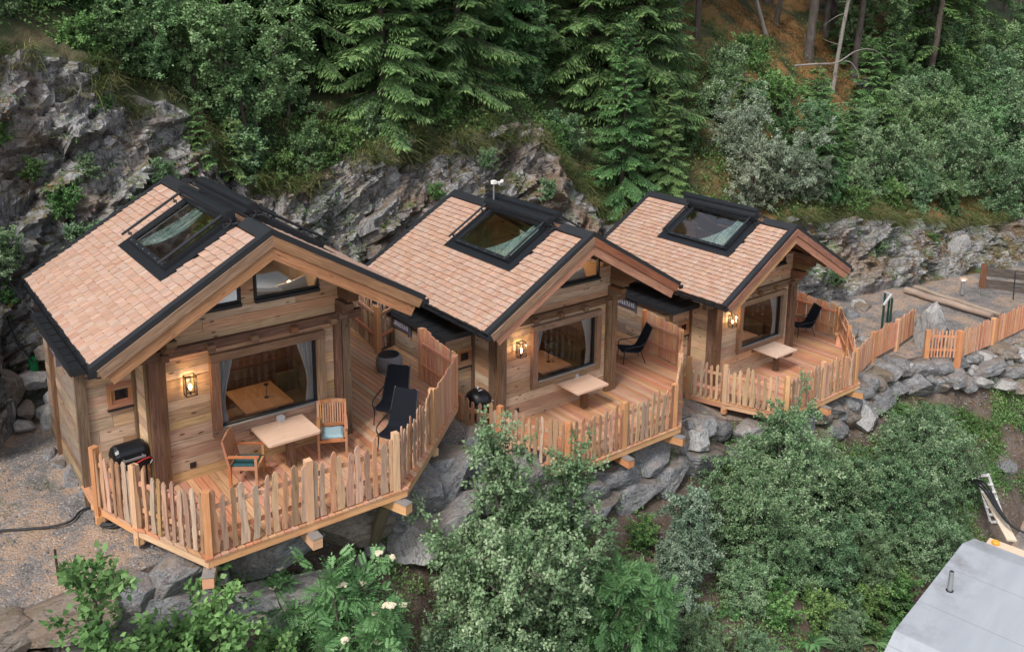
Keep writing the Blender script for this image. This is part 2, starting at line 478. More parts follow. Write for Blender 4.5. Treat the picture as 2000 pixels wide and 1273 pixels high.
M['red'] = plain('red_plastic', (.45, .02, .02), .5, 0, .1, 10)
M['yellow'] = plain('yellow_plastic', (.65, .33, .03), .5, 0, .1, 10)
M['dkglass'] = plain('dark_window_pane', (.01, .012, .014), .06, 0, .2, 3)
M['glass'] = glass('window_glass', (.97, .98, .98), .9)
M['skyglass'] = glass('skylight_glass', (.93, .97, .95), 3.2)
M['lglass'] = glass('lantern_glass', (1, .97, .92), .6)
M['bulb'] = glow('warm_bulb', (1.0, .62, .28), 12)
M['lampglow'] = glow('warm_lamp_head', (1.0, .66, .33), 12)
M['membrane'] = None
M['rock'] = rock('grey_cliff_rock', (.03, .031, .035), (.185, .184, .188), (.42, .418, .415), moss=.36, soil=.9, scale=.8)
M['stone'] = rock('grey_boulder_stone', (.05, .053, .06), (.165, .168, .175), (.34, .345, .35), moss=.1, soil=.3, scale=1.6, dust=.45)
M['stonepale'] = rock('pale_boulder_stone', (.14, .138, .135), (.30, .298, .295), (.47, .465, .46), moss=.05, soil=.3, scale=1.6, dust=.4)
M['stonebrown'] = rock('brownish_boulder_stone', (.06, .05, .042), (.185, .155, .13), (.33, .29, .25), moss=.1, soil=.6, scale=1.6, dust=.45)
M['soil'] = ground('brown_slope_soil', [(.34, (.035, .024, .017)), (.5, (.09, .064, .048)), (.66, (.17, .128, .10))], 1.0, .22)
M['gravel'] = ground('grey_path_gravel', [(.38, (.075, .072, .072)), (.48, (.165, .15, .14)), (.55, (.31, .215, .15)), (.66, (.36, .25, .175))], 1.6, .7)
M['forest'] = ground('mossy_forest_floor', [(.36, (.018, .03, .011)), (.5, (.035, .05, .016)), (.62, (.075, .055, .028)), (.74, (.05, .04, .02))], .8, 0, (.028, .05, .015), (.30, .165, .055))
def _membrane():
    t = NT('grey_roof_membrane')
    P = t.n('ShaderNodeTexCoord').outputs['Object']
    mp = t.n('ShaderNodeMapping'); mp.inputs['Scale'].default_value = (.25, 1.6, 1); t.l(P, mp.inputs['Vector'])
    n1 = t.noise(mp.outputs[0], 1.5, 5, .6); n2 = t.noise(P, 1.1, 6, .7)
    c = t.ramp(n1, [(.3, (.30, .325, .36)), (.7, (.36, .385, .42))])
    sp = t.n('ShaderNodeSeparateXYZ'); t.l(P, sp.inputs[0])
    edge = t.math('MULTIPLY', t.math('SUBTRACT', sp.outputs[1], -1.3), .9, True)
    c = t.mix(t.math('MULTIPLY', t.math('MULTIPLY', t.math('SUBTRACT', n2, .47, True), 4.0, True), edge, True), c, (.2, .2, .21))
    seam = t.math('LESS_THAN', t.math('ABSOLUTE', t.math('SUBTRACT', t.math('FRACT', t.math('MULTIPLY', sp.outputs[0], .55)), .5)), .008)
    c = t.mix(t.math('MULTIPLY', seam, .6), c, (.2, .215, .24))
    t.l(c, t.b.inputs['Base Color']); t.rough(.5)
    return t.m
M['membrane'] = _membrane()
G = {
 'spruce': foliage('spruce_needles', (.03, .07, .026), (.12, .225, .074), (.31, .46, .17), .22),
 'birch': foliage('light_green_leaves', (.055, .115, .05), (.185, .315, .135), (.40, .53, .30), .27),
 'bush': foliage('mid_green_leaves', (.04, .085, .04), (.155, .26, .125), (.40, .51, .32), .26),
 'dark': foliage('deep_green_leaves', (.032, .078, .032), (.11, .21, .08), (.28, .41, .20), .25),
 'silver': foliage('silvery_willow_leaves', (.08, .12, .07), (.23, .285, .195), (.48, .54, .43), .3),
 'silver2': foliage('grey_green_leaves', (.05, .09, .055), (.165, .235, .155), (.40, .48, .36), .24),
 'rowan': foliage('rowan_leaflets', (.03, .09, .036), (.105, .24, .09), (.25, .44, .20), .24),
 'fresh': foliage('fresh_green_leaves', (.045, .11, .035), (.14, .28, .09), (.31, .50, .20), .26),
 'grass': foliage('mixed_grass_blades', (.04, .08, .022), (.12, .16, .05), (.36, .30, .16), .3),
 'cover': foliage('low_green_cover', (.032, .08, .026), (.115, .22, .066), (.28, .43, .155), .25),
 'ochre': foliage('ochre_moss_tufts', (.09, .045, .014), (.21, .11, .034), (.34, .2, .075), .15),
}
M['blossom'] = plain('cream_blossom', (.62, .56, .42), .9, 0, .15, 30)
# ------------------------------------------------------------------ terrain profile (site coordinates a, b, z)
# a, then (b, z) of: slope foot, wall foot, ledge front, ledge back, cliff top, hill at b=20
ST = [
 (-30, (-12, -9.0), (-2.6, -2.2), (-2.0, -.6), (1.0, -.3), (5.0, 8.6), (20, 16.5)),
 (-8,  (-11, -8.6), (-2.5, -2.1), (-2.0, -.6), (1.4, -.35), (5.8, 8.5), (20, 15.5)),
 (-5,  (-10.5, -8.5), (-2.4, -2.0), (-1.9, -.6), (2.4, -.35), (6.8, 8.5), (20, 15.0)),
 (-3.6, (-10.3, -8.5), (-2.2, -1.95), (-1.6, -.55), (3.4, -.35), (7.4, 8.4), (20, 14.5)),
 (-2.4, (-10.2, -8.5), (-2.1, -2.0), (-1.6, -.5), (5.4, -.3), (8.0, 8.2), (20, 14.2)),
 (-.8, (-10.2, -8.5), (-2.1, -2.2), (-1.6, -.5), (6.0, -.1), (8.2, 7.8), (20, 13.8)),
 (.6,  (-10.2, -8.4), (-2.1, -2.3), (-1.5, -.5), (6.0, -.1), (8.5, 7.2), (20, 13.5)),
 (2.0, (-10.0, -8.4), (-1.75, -2.25), (-1.3, -.5), (6.1, -.1), (8.8, 6.4), (20, 13.2)),
 (3.2, (-9.6, -8.4), (-1.75, -2.25), (-1.3, -.55), (6.2, -.15), (8.9, 5.6), (20, 13.0)),
 (4.2, (-9.6, -8.4), (-1.75, -2.25), (-1.2, -.6), (6.2, -.2), (8.7, 4.0), (20, 12.8)),
 (6.0, (-8.6, -8.3), (-1.2, -2.4), (-.5, -.7), (6.3, -.3), (9.0, 3.7), (20, 12.6)),
 (7.5, (-8.6, -8.3), (-1.5, -3.1), (-.9, -1.9), (6.4, -.8), (9.0, 4.1), (20, 12.5)),
 (9.5, (-8.8, -8.3), (-1.8, -3.3), (-1.2, -2.1), (6.6, -1.5), (9.1, 4.5), (20, 12.5)),
 (12.9, (-8.4, -8.2), (-1.6, -3.3), (-1.0, -2.0), (6.7, -1.6), (9.2, 4.5), (20, 12.5)),
 (14.6, (-7.6, -8.0), (-.6, -4.0), (0., -2.85), (6.6, -1.9), (9.3, 4.9), (20, 12.4)),
 (15.8, (-7.4, -8.0), (-1.1, -4.3), (-.6, -3.15), (6.5, -2.2), (9.2, 4.3), (20, 12.2)),
 (17.0, (-7.0, -7.9), (-1.4, -4.4), (-.9, -3.3), (6.4, -2.6), (8.8, 2.3), (20, 12.0)),
 (18.5, (-6.6, -7.8), (-1.5, -4.2), (-1.0, -3.1), (6.2, -2.7), (8.2, .9), (20, 11.8)),
 (21.0, (-6.0, -7.7), (-1.4, -4.1), (-.9, -3.05), (5.3, -2.8), (7.2, .2), (20, 11.4)),
 (23.0, (-5.6, -7.6), (-1.0, -4.1), (-.6, -3.05), (4.8, -2.85), (6.2, .3), (20, 11.2)),
 (26.0, (-4.9, -7.5), (-2.0, -4.2), (-1.4, -3.1), (4.2, -2.9), (5.5, .5), (20, 11.0)),
 (28.5, (-4.7, -7.5), (-2.9, -4.5), (-2.4, -3.1), (3.9, -2.95), (5.2, .5), (20, 10.8)),
 (31.0, (-4.5, -7.5), (-2.9, -4.5), (-2.4, -3.1), (3.6, -3.0), (5.0, .0), (20, 10.5)),
 (34.0, (-4.5, -7.5), (-2.8, -4.6), (-2.3, -3.15), (3.3, -3.1), (4.8, -.6), (20, 10.0)),
 (38.0, (-4.5, -7.6), (-2.6, -4.7), (-2.1, -3.2), (2.6, -3.2), (4.8, -1.3), (20, 9.5)),
 (45.0, (-4.5, -7.8), (-2.5, -5.0), (-2.0, -3.4), (2.2, -3.4), (5.0, -2.0), (20, 9.0)),
 (60.0, (-4.5, -8.5), (-2.5, -5.5), (-2.0, -4.0), (2.2, -4.0), (5.2, -2.4), (20, 8.5)),
 (140.0, (-5, -12), (-2.5, -9), (-2.0, -8.0), (2.2, -8.0), (5.2, -6.0), (20, 4.0)),
]
_SA = np.array([s[0] for s in ST], float)
_SB = np.array([[q[0] for q in s[1:]] for s in ST], float)
_SZ = np.array([[q[1] for q in s[1:]] for s in ST], float)
def profile(a):
    """rows of (b, z) for one a: flat ground far out, foot, wall foot, ledge front, ledge back, cliff top, hill, far hill"""
    b = [np.interp(a, _SA, _SB[:, k]) for k in range(6)]
    z = [np.interp(a, _SA, _SZ[:, k]) for k in range(6)]
    return np.array([-60.0] + b + [90.0]), np.array([z[0] - 1.5] + z + [z[5] + 40.0])
def ground_z(a, b):
    pb, pz = profile(a)
    return float(np.interp(b, pb, pz))
# ------------------------------------------------------------------ numpy noise
def _hash(ix, iy, iz, s):
    h = (ix * 374761393 + iy * 668265263 + iz * 2147483647 + s * 1274126177) & 0xFFFFFFFF
    h = ((h ^ (h >> 13)) * 1274126177) & 0xFFFFFFFF
    return ((h ^ (h >> 16)) & 0xFFFFFF) / float(0xFFFFFF)
def vnoise(P, s=0):
    Pi = np.floor(P).astype(np.int64); f = P - Pi; f = f * f * (3 - 2 * f)
    r = 0
    for dx in (0, 1):
        for dy in (0, 1):
            for dz in (0, 1):
                wgt = (f[:, 0] if dx else 1 - f[:, 0]) * (f[:, 1] if dy else 1 - f[:, 1]) * (f[:, 2] if dz else 1 - f[:, 2])
                r = r + wgt * _hash(Pi[:, 0] + dx, Pi[:, 1] + dy, Pi[:, 2] + dz, s)
    return r * 2 - 1
def fbm(P, oct=4, s=0, gain=.5):
    r = 0; a = 1.0
    for k in range(oct):
        r = r + a * vnoise(P * 2.03 ** k, s + k * 7); a *= gain
    return r
def facets(P, cell, tilt, s, stretch=(1, 1, 1)):
    """piecewise planar fracture noise"""
    Q = P / np.array(stretch) / cell
    lo, hi = Q.min(0) - 1, Q.max(0) + 1
    rg = np.random.RandomState(s)
    n = min(60000, int(np.prod(hi - lo) * .9) + 8)
    # seeds only near the surface
    idx = rg.randint(0, len(Q), min(n, max(50, len(Q) // 6)))
    used = {}
    for q in Q[idx]:
        used.setdefault(tuple(np.floor(q / .8).astype(int)), q)
    S = np.array(list(used.values())) + rg.uniform(-.3, .3, (len(used), 3))
    kd = kdtree.KDTree(len(S))
    for i, q in enumerate(S): kd.insert(q, i)
    kd.balance()
    h = rg.uniform(-1, 1, len(S)); g = rg.normal(0, 1, (len(S), 3)) * tilt
    ids = np.fromiter((kd.find(q)[1] for q in Q), dtype=np.int64, count=len(Q))
    d = Q - S[ids]
    return h[ids] * .5 + (g[ids] * d).sum(1)

# ------------------------------------------------------------------ terrain meshes
def build_terrain():
    cols = np.concatenate([np.linspace(-45, -8, 30, endpoint=False), np.arange(-8, 24, .085), np.arange(24, 46, .13), np.linspace(46, 150, 90)])
    nb = [6, 50, 12, 50, 105, 90, 30]
    rows = []
    for a in cols:
        pb, pz = profile(a)
        r = []
        for k, n in enumerate(nb):
            e = (k == len(nb) - 1)
            t = np.linspace(0, 1, n, endpoint=e)
            r.append(np.stack([np.full(len(t), a), pb[k] + (pb[k + 1] - pb[k]) * t, pz[k] + (pz[k + 1] - pz[k]) * t], 1))
        rows.append(np.concatenate(r))
    V = np.array(rows)                     # (na, nr, 3) in site coords
    na, nr, _ = V.shape
    st = np.concatenate([[0], np.cumsum(nb)])
    flat = V.reshape(-1, 3)
    row = np.tile(np.arange(nr), na)
    cs = np.cumsum(nb)
    # weights
    def band(k0, k1, soft):
        return np.clip((row - st[k0] + soft) / soft, 0, 1) * np.clip((st[k1] - row + soft) / soft, 0, 1)
    cliff = np.clip((row - st[4] + 2) / 14., 0, 1) * np.clip((st[5] + 10 - row) / 14., 0, 1)
    ledge = band(3, 4, 3)
    slope = band(1, 2, 4)
    hill = np.clip((row - st[5] - 2) / 10., 0, 1)
    out = np.zeros_like(flat)
    m = cliff > 0
    P = flat[m]
    c_, s_ = math.cos(.75), math.sin(.75)
    Pr = np.stack([P[:, 0] * c_ + P[:, 2] * s_, P[:, 1], -P[:, 0] * s_ + P[:, 2] * c_], 1)     # strata dip to the left
    d = .38 * fbm(P * .25, 3, 3) \
        + .80 * facets(Pr, 1.8, .75, 11, (1.9, 1.2, .9)) + .38 * facets(Pr + .2 * Pr[:, [2, 0, 1]], .75, .75, 12, (2.0, 1, .8)) \
        + .13 * facets(Pr, .28, .75, 13, (1.8, 1, .8)) + .02 * fbm(P * 6, 3, 5)
    d = d * cliff[m]
    n = np.array([0, -.82, .35])
    out[m] += d[:, None] * n
    out[m, 0] += .25 * fbm(P * .9, 3, 21) * cliff[m]
    m = hill > 0; P = flat[m]
    out[m, 2] += hill[m] * (.55 * fbm(P * .35, 4, 31) + .12 * fbm(P * 1.7, 3, 32))
    m = ledge > 0; P = flat[m]
    out[m, 2] += ledge[m] * (.05 * fbm(P * .8, 3, 41) + .02 * fbm(P * 5, 3, 42))
    m = slope > 0; P = flat[m]
    out[m, 2] += slope[m] * (.28 * fbm(P * .6, 4, 51) + .07 * fbm(P * 3, 3, 52))
    flat = flat + out
    Wd = np.array(O0)[None] + flat[:, 0:1] * np.array(EU)[None] + flat[:, 1:2] * np.array(EV)[None]
    Wd[:, 2] = flat[:, 2]
    Wd = Wd.reshape(na, nr, 3)
    global TERR, TERR_ST, TERR_A
    TERR, TERR_ST, TERR_A = Wd, st, cols
    def sheet(name, r0, r1, mat):
        r1 = min(r1, nr - 1)
        sub = Wd[:, r0:r1 + 1]
        k = sub.shape[1]
        idx = np.arange(na * k).reshape(na, k)
        F = np.stack([idx[:-1, :-1], idx[1:, :-1], idx[1:, 1:], idx[:-1, 1:]], -1).reshape(-1, 4)
        me = np_mesh(name, sub.reshape(-1, 3), F)
        me.polygons.foreach_set('use_smooth', np.ones(len(F), dtype=bool) if mat is not M['rock'] else np.zeros(len(F), dtype=bool))
        me.materials.append(mat)
        o = mesh_obj(name, me)
        o['kind'] = 'structure'
        return o
    sheet('ground', 0, st[1], M['gravel'])
    sheet('soil_slope', st[1], st[3], M['soil'])
    sheet('gravel_path', st[3], st[4], M['gravel'])
    sheet('rock_cliff', st[4], st[5], M['rock'])
    sheet('forest_floor', st[5], nr - 1, M['forest'])
def np_mesh(name, V, F, tint=None):
    me = bpy.data.meshes.new(name)
    V = np.asarray(V, dtype=np.float32); F = np.asarray(F, dtype=np.int32)
    n, k = F.shape
    me.vertices.add(len(V)); me.vertices.foreach_set('co', V.ravel())
    me.loops.add(n * k); me.loops.foreach_set('vertex_index', F.ravel())
    me.polygons.add(n)
    me.polygons.foreach_set('loop_start', np.arange(0, n * k, k, dtype=np.int32))
    me.polygons.foreach_set('loop_total', np.full(n, k, dtype=np.int32))
    if tint is not None:
        at = me.attributes.new('tint', 'FLOAT', 'FACE')
        at.data.foreach_set('value', np.asarray(tint, dtype=np.float32))
    me.update(calc_edges=True)
    return me
build_terrain()
# ------------------------------------------------------------------ cabins (local frame: u along the facade, v into the hill, z up from the deck)
UR, ZR, SL = 1.014, 5.11, 0.585           # ridge position, ridge height, slope
UL, URT = -2.17, 4.17                     # eaves
VF, VB = -1.35, 4.72                      # front and rear verge
CS = 1 / math.sqrt(1 + SL * SL); SN = SL * CS
def roof_z(u): return ZR - SL * abs(u - UR)
def slope_pt(side, s, v, h):
    """s metres down the slope from the ridge, h above the roof plane"""
    return Vector((UR + side * (s * CS + h * SN), v, ZR - s * SN + h * CS))
SLEN = (UR - UL) / CS
CAB = [((-5.98805, 16.78745, 0.0), .6444), ((.4014, 22.5028, -1.51649), .6583), ((7.07411, 27.77941, -2.63035), .6729)]

def rects_minus(rows, holes):
    """rows: (u0,u1,z0,z1); cut rectangular holes out of them"""
    res = []
    for r in rows:
        cur = [r]
        for h in holes:
            nx = []
            for (a, b, c, d) in cur:
                if h[1] <= a or h[0] >= b or h[3] <= c or h[2] >= d: nx.append((a, b, c, d)); continue
                if c < h[2]: nx.append((a, b, c, h[2]))
                if d > h[3]: nx.append((a, b, h[3], d))
                c2, d2 = max(c, h[2]), min(d, h[3])
                if a < h[0]: nx.append((a, h[0], c2, d2))
                if b > h[1]: nx.append((h[1], b, c2, d2))
            cur = nx
        res += cur
    return res
def board_rows(rg, u0, u1, z0, z1, hmin=.17, hmax=.27):
    rows = []; z = z0
    while z < z1 - .02:
        h = rg.uniform(hmin, hmax)
        if z1 - (z + h) < .1: h = z1 - z
        # each course is one or two boards long
        cut = rg.uniform(.25, .75) if rg.random() < .6 else None
        if cut:
            uc = u0 + (u1 - u0) * cut
            rows += [(u0, uc, z, z + h), (uc, u1, z, z + h)]
        else: rows.append((u0, u1, z, z + h))
        z += h
    return rows
def board_wall(mb, rg, u0, u1, z0, z1, holes, fr, thick=.06):
    """fr(u, d, z) maps wall coordinates (d outwards) to local space"""
    for (a, b, c, d) in rects_minus(board_rows(rg, u0, u1, z0, z1), holes):
        if b - a < .01 or d - c < .01: continue
        e = rg.uniform(-.006, .006); g = .004
        c8 = [fr(b - g if k & 1 else a + g, (e if k & 2 else -thick), d - g if k & 4 else c + g) for k in range(8)]
        mb.hexa(c8, grain=0)

def make_cabin():
    rg = random.Random(5)
    cab = thing('timber_cabin', 'nearest timber cabin, at the left, with two armchairs in front of its big window', 'cabin', CAB[0][0], CAB[0][1], 'timber cabins in a row below the cliff')
    front = lambda u, d, z: Vector((u, -d, z))
    left = lambda u, d, z: Vector((-1.0 - d, u, z))
    # ---- main front wall
    mb = MB(1)
    BW = (.20, 2.52, .82, 2.46)          # big window opening
    board_wall(mb, rg, -.72, 2.80, -.02, 2.62, [BW], front)
    board_wall(mb, rg, -.95, 3.10, 2.80, 3.36, [], front)
    zu = lambda u: roof_z(u) - .24
    # gable pieces between and beside the upper windows
    for a, b in ((.86, 1.12), (2.52, 3.1), (-1.0, -.62)):
        z = 3.36
        top = min(zu(a), zu(b))
        while z < top - .02:
            h = min(rg.uniform(.18, .26), top - z)
            mb.box((a + .003, -.004, z + .003), (b - .003, .06, z + h - .003), grain=0)
            z += h
    # main side walls and rear wall
    right = lambda u, d, z: Vector((3.10 + d, u, z))
    board_wall(mb, rg, .06, 4.3, -.3, 3.55, [], right)
    board_wall(mb, rg, .06, 4.3, -.3, 3.55, [], left)
    rear = lambda u, d, z: Vector((u, 4.3 + d, z))
    board_wall(mb, rg, -1.0, 3.1, -.4, 3.55, [], rear)
    for a in np.arange(-1.0, 3.1, .41):
        a1, a2 = a + .002, a + .408
        pts = [(a1, 3.56), (a2, 3.56), (a2, zu(a2) + .14)] + ([(UR, zu(UR) + .14)] if a1 < UR < a2 else []) + [(a1, zu(a1) + .14)]
        mb.prism(pts, lambda x, y, d: Vector((x, d, y)), 4.24, 4.3)
    mb.build('wall', M['wall'], cab)
    # ---- annex
    mb = MB(2)
    af = lambda u, d, z: Vector((u, .955 - d, z))
    SW = (-1.52, -1.0, 1.44, 1.93)
    board_wall(mb, rg, -1.98, -1.0, -.1, 2.42, [SW], af)
    mb.build('annex_wall', M['wall'], cab)
    mb = MB(3)
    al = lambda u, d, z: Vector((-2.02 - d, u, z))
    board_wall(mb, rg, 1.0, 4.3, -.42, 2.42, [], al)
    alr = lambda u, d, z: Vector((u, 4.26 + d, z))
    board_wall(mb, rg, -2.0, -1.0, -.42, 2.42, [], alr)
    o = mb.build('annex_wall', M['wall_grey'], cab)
    o['label'] = 'weathered greyish left side wall of the annex'
    for q, (lo, hi, j) in enumerate((((-2.09, .88, -.5), (-1.90, 1.03, 2.42), .006), ((-2.10, 3.22, -.55), (-2.0, 3.34, 2.36), .006), ((-1.06, .86, 0), (-.98, .95, 2.6), .004))):
        mb = MB(4 + 60 * q); mb.box(lo, hi, jit=j); mb.build('corner_post', M['beam'], cab)
    mb = MB(6)
    mb.box((-2.17, .62, 2.44), (-.95, 4.35, 2.53))
    mb.box((-2.19, .60, 2.40), (-.95, .64, 2.545)); mb.box((-2.20, .645, 2.40), (-2.165, 4.37, 2.548))
    for v in np.arange(1.0, 4.3, .42): mb.box((-2.15, v, 2.53), (-.95, v + .025, 2.56))
    mb.build('annex_roof', M['roofblack'], cab)
    # ---- columns
    for (a, b) in ((-1.0, -.84), (-.835, -.69)):
        mb = MB(int(100 + a * 10)); mb.box((a, -.10, -.02), (b, .0, 2.62), jit=.008)
        if a < -.9: mb.box((a - .01, 0.003, -.02), (a + .12, .25, 2.62), jit=.006)
        mb.build('column', M['beam'], cab)
    for (a, b) in ((2.80, 2.95), (2.96, 3.14)):
        mb = MB(int(200 + a * 10)); mb.box((a, -.11, -.02), (b, .0, 2.62), jit=.008); mb.build('column', M['beam'], cab)
    # ---- cross beam with joist ends and the stepped brackets carrying the roof
    mb = MB(7); mb.box((-1.55, -.12, 2.625), (3.42, .02, 2.80), jit=.006); mb.build('cross_beam', M['beam'], cab)
    for u in (-.72, .16, 1.02, 1.86, 2.72):
        mb = MB(8); mb.box((u - .065, -.26, 2.63), (u + .065, -.123, 2.76), jit=.008); mb.build('joist_end', M['beam'], cab)
    for u, zt in ((-.93, 3.72), (3.05, 3.70), (1.014, 4.80)):
        for k in range(3):
            mb = MB(9 + k)
            ln = -.98 + .24 * k
            if u == 1.014 and k: continue
            mb.box((u - .12, ln, zt - .19 * (k + 1)), (u + .12, 0.3, zt - .19 * k - .004), jit=.01)
            mb.build('roof_bracket', M['beam'], cab)
    for u in (-.93, 3.05):
        mb = MB(14); mb.box((u - .1, -.05, 2.805), (u + .1, .05, 3.14), jit=.004); mb.build('corner_post', M['beam'], cab)
    for u in (-.66, 2.95):
        for k in range(3):
            mb = MB(16 + k); mb.box((u - .09, -.52 + .15 * k, 3.10 - .13 * (k + 1)), (u + .09, -.0, 3.10 - .13 * k - .004), jit=.008); mb.build('corbel', M['beam'], cab)
    # ---- big window
    wf = MB(20)
    Z0, Z1, U0, U1 = .77, 2.50, .155, 2.565
    for p in ((U0, U1, Z1 - .165, Z1, .12), (U0, U1, Z0, Z0 + .15, .10)):
        wf.box((p[0], -p[4], p[2]), (p[1], 0.02, p[3]), jit=.006)
    wf.box((U0, -.115, Z0 + .153), (U0 + .175, .02, Z1 - .168), jit=.006); wf.box((U1 - .175, -.115, Z0 + .153), (U1, .02, Z1 - .168), jit=.006)
    w0 = wf.build('window', M['trim'], cab)
    mb = MB(21)
    a, b, c, d = U0 + .175, U1 - .175, Z0 + .15, Z1 - .165
    mb.box((a, -.03, c), (b, .05, c + .045)); mb.box((a, -.02, d - .04), (b, .05, d)); mb.box((a, -.02, c + .045), (a + .035, .05, d - .04)); mb.box((b - .05, -.02, c + .045), (b, .05, d - .04))
    mb.build('frame', M['metal'], w0)
    mb = MB(22); mb.box((a, -.10, c + .002), (b, -.028, c + .02)); mb.build('sill', M['zinc'], w0)
    mb = MB(23); mb.poly([(a + .03, .02, c + .04), (b - .04, .02, c + .04), (b - .04, .02, d - .03), (a + .03, .02, d - .03)]); mb.build('pane', M['glass'], w0)
    # ---- upper gable windows
    for side in (0, 1):
        if side: pts = [(1.13, 3.40), (2.50, 3.40), (2.50, zu(2.5) - .02), (1.13, zu(1.13) - .02)]
        else: pts = [(-.60, 3.40), (.85, 3.40), (.85, zu(.85) - .02), (-.60, zu(-.60) - .02)]
        mb = MB(24)
        n = 4
        cx = sum(p[0] for p in pts) / 4; cz = sum(p[1] for p in pts) / 4
        inn = [(p[0] + (.05 if p[0] < cx else -.05), p[1] + (.06 if p[1] < 3.5 else -.07)) for p in pts]
        for k in range(4):
            k2 = (k + 1) % 4
            q = [pts[k], pts[k2], inn[k2], inn[k]]
            A = [Vector((x, -.035, z)) for x, z in q]; B = [Vector((x, .05, z)) for x, z in q]
            mb.poly(A); mb.poly([A[3], A[2], B[2], B[3]]); mb.poly([A[0], B[0], B[1], A[1]])
        mb.box((pts[0][0], -.09, 3.352), (pts[1][0], -.036, 3.42))
        g0 = mb.build('gable_window', M['metal'], cab)
        mb = MB(25); mb.poly([(x, .0, z) for x, z in inn]); mb.build('pane', M['glass'], g0)
    # ---- small annex window
    mb = MB(26)
    y = .955
    for (a, b, c, d) in ((-1.53, -.99, 1.86, 1.94), (-1.53, -.99, 1.44, 1.52), (-1.53, -1.45, 1.52, 1.86), (-1.07, -.99, 1.52, 1.86)):
        mb.box((a, y - .03, c), (b, y + .05, d))
    for (a, b, c, d) in ((-1.448, -1.072, 1.80, 1.858), (-1.448, -1.072, 1.522, 1.585), (-1.448, -1.385, 1.585, 1.80), (-1.135, -1.072, 1.585, 1.80)):
        mb.box((a, y - .005, c), (b, y + .05, d))
    w1 = mb.build('window', M['teak'], cab)
    w1['label'] = 'small brown square window in the annex wall'
    mb = MB(27); mb.box((-1.54, y - .06, 1.40), (-.98, y + .02, 1.438)); mb.build('sill', M['metal'], w1)
    mb = MB(28); mb.poly([(-1.39, y + .03, 1.58), (-1.13, y + .03, 1.58), (-1.13, y + .03, 1.81), (-1.39, y + .03, 1.81)]); mb.build('pane', M['dkglass'], w1)
    # ---- wall lantern
    mb = MB(30)
    cx, cy, cz = -.27, -.15, 2.02
    hw, hd, hh = .10, .085, .19
    for sx in (-1, 1):
        for sy in (-1, 1):
            mb.beam((cx + sx * hw, cy + sy * hd, cz - hh), (cx + sx * hw, cy + sy * hd, cz + hh), .014, .014, up=(0, 1, 0))
    for z in (cz - hh, cz + hh):
        for s_ in (-1, 1):
            mb.beam((cx - hw, cy + s_ * hd, z), (cx + hw, cy + s_ * hd, z), .016, .016); mb.beam((cx + s_ * hw, cy - hd, z), (cx + s_ * hw, cy + hd, z), .016, .016)
    mb.box((cx - .05, cy + hd, cz - .12), (cx + .05, 0, cz + .12))
    mb.lathe([(.018, 0), (.018, .06)], (cx, cy, cz - hh), 8)
    lan = mb.build('wall_lantern', M['metal'], cab)
    mb = MB(31)
    for q in (((cx - hw, cy - hd), (cx + hw, cy - hd)), ((cx - hw, cy - hd), (cx - hw, cy + hd)), ((cx + hw, cy - hd), (cx + hw, cy + hd))):
        (x0, y0), (x1, y1) = q
        mb.poly([(x0, y0, cz - hh + .01), (x1, y1, cz - hh + .01), (x1, y1, cz + hh - .01), (x0, y0, cz + hh - .01)])
    mb.build('pane', M['lglass'], lan)
    mb = MB(32); mb.lathe([(.006, .0), (.02, .02), (.034, .06), (.03, .1), (.012, .125), (.002, .13)], (cx, cy, cz - .1), 12)
    mb.build('bulb', M['bulb'], lan, smooth=True)
    ld = bpy.data.lights.new('lantern_light', 'POINT'); ld.energy = 5.5; ld.color = (1, .62, .30); ld.shadow_soft_size = .06
    lo = bpy.data.objects.new('lantern_light', ld); COL.objects.link(lo); lo.location = (cx, cy - .02, cz + .07); lo.parent = lan
    mb = MB(33); mb.box((-.33, -.02, .24), (-.21, .0, .35)); mb.build('power_socket', M['metal'], cab)
    # ---- roof
    mb = MB(40)
    for side in (-1, 1):
        fn = lambda x, y, d, side=side: slope_pt(side, x, y, d)
        L = SLEN + .02
        hole = (.06, 2.48, .18, 1.72) if side < 0 else (.45, 3.15, .18, 2.08)
        cuts = sorted(set([VF + .03, VB - .03, hole[0], hole[1]] + [VF + .03 + .34 * i for i in range(1, 18) if min(abs(VF + .03 + .34 * i - h) for h in hole[:2]) > .08 and VF + .03 + .34 * i < VB - .06]))
        for v0, v1 in zip(cuts[:-1], cuts[1:]):
            for sa, sb in (((0, hole[2]), (hole[3], L)) if hole[0] - .01 < v0 and v1 < hole[1] + .01 else ((0, L),)):
                mb.hexa([slope_pt(side, (sb if k & 1 else sa), (v1 if k & 2 else v0), (-.03 if k & 4 else -.1)) for k in range(8)], grain=0)
    roof = mb.build('roof', M['soffit'], cab, fix=True)
    # rafters under the overhang
    mb = MB(41)
    for side in (-1, 1):
        for v in (VF + .25, -.5):
            p, q = slope_pt(side, .05, v, -.17), slope_pt(side, SLEN - .1, v, -.17)
            mb.beam(p, q, .1, .135)
    mb.build('rafter', M['soffit'], cab)
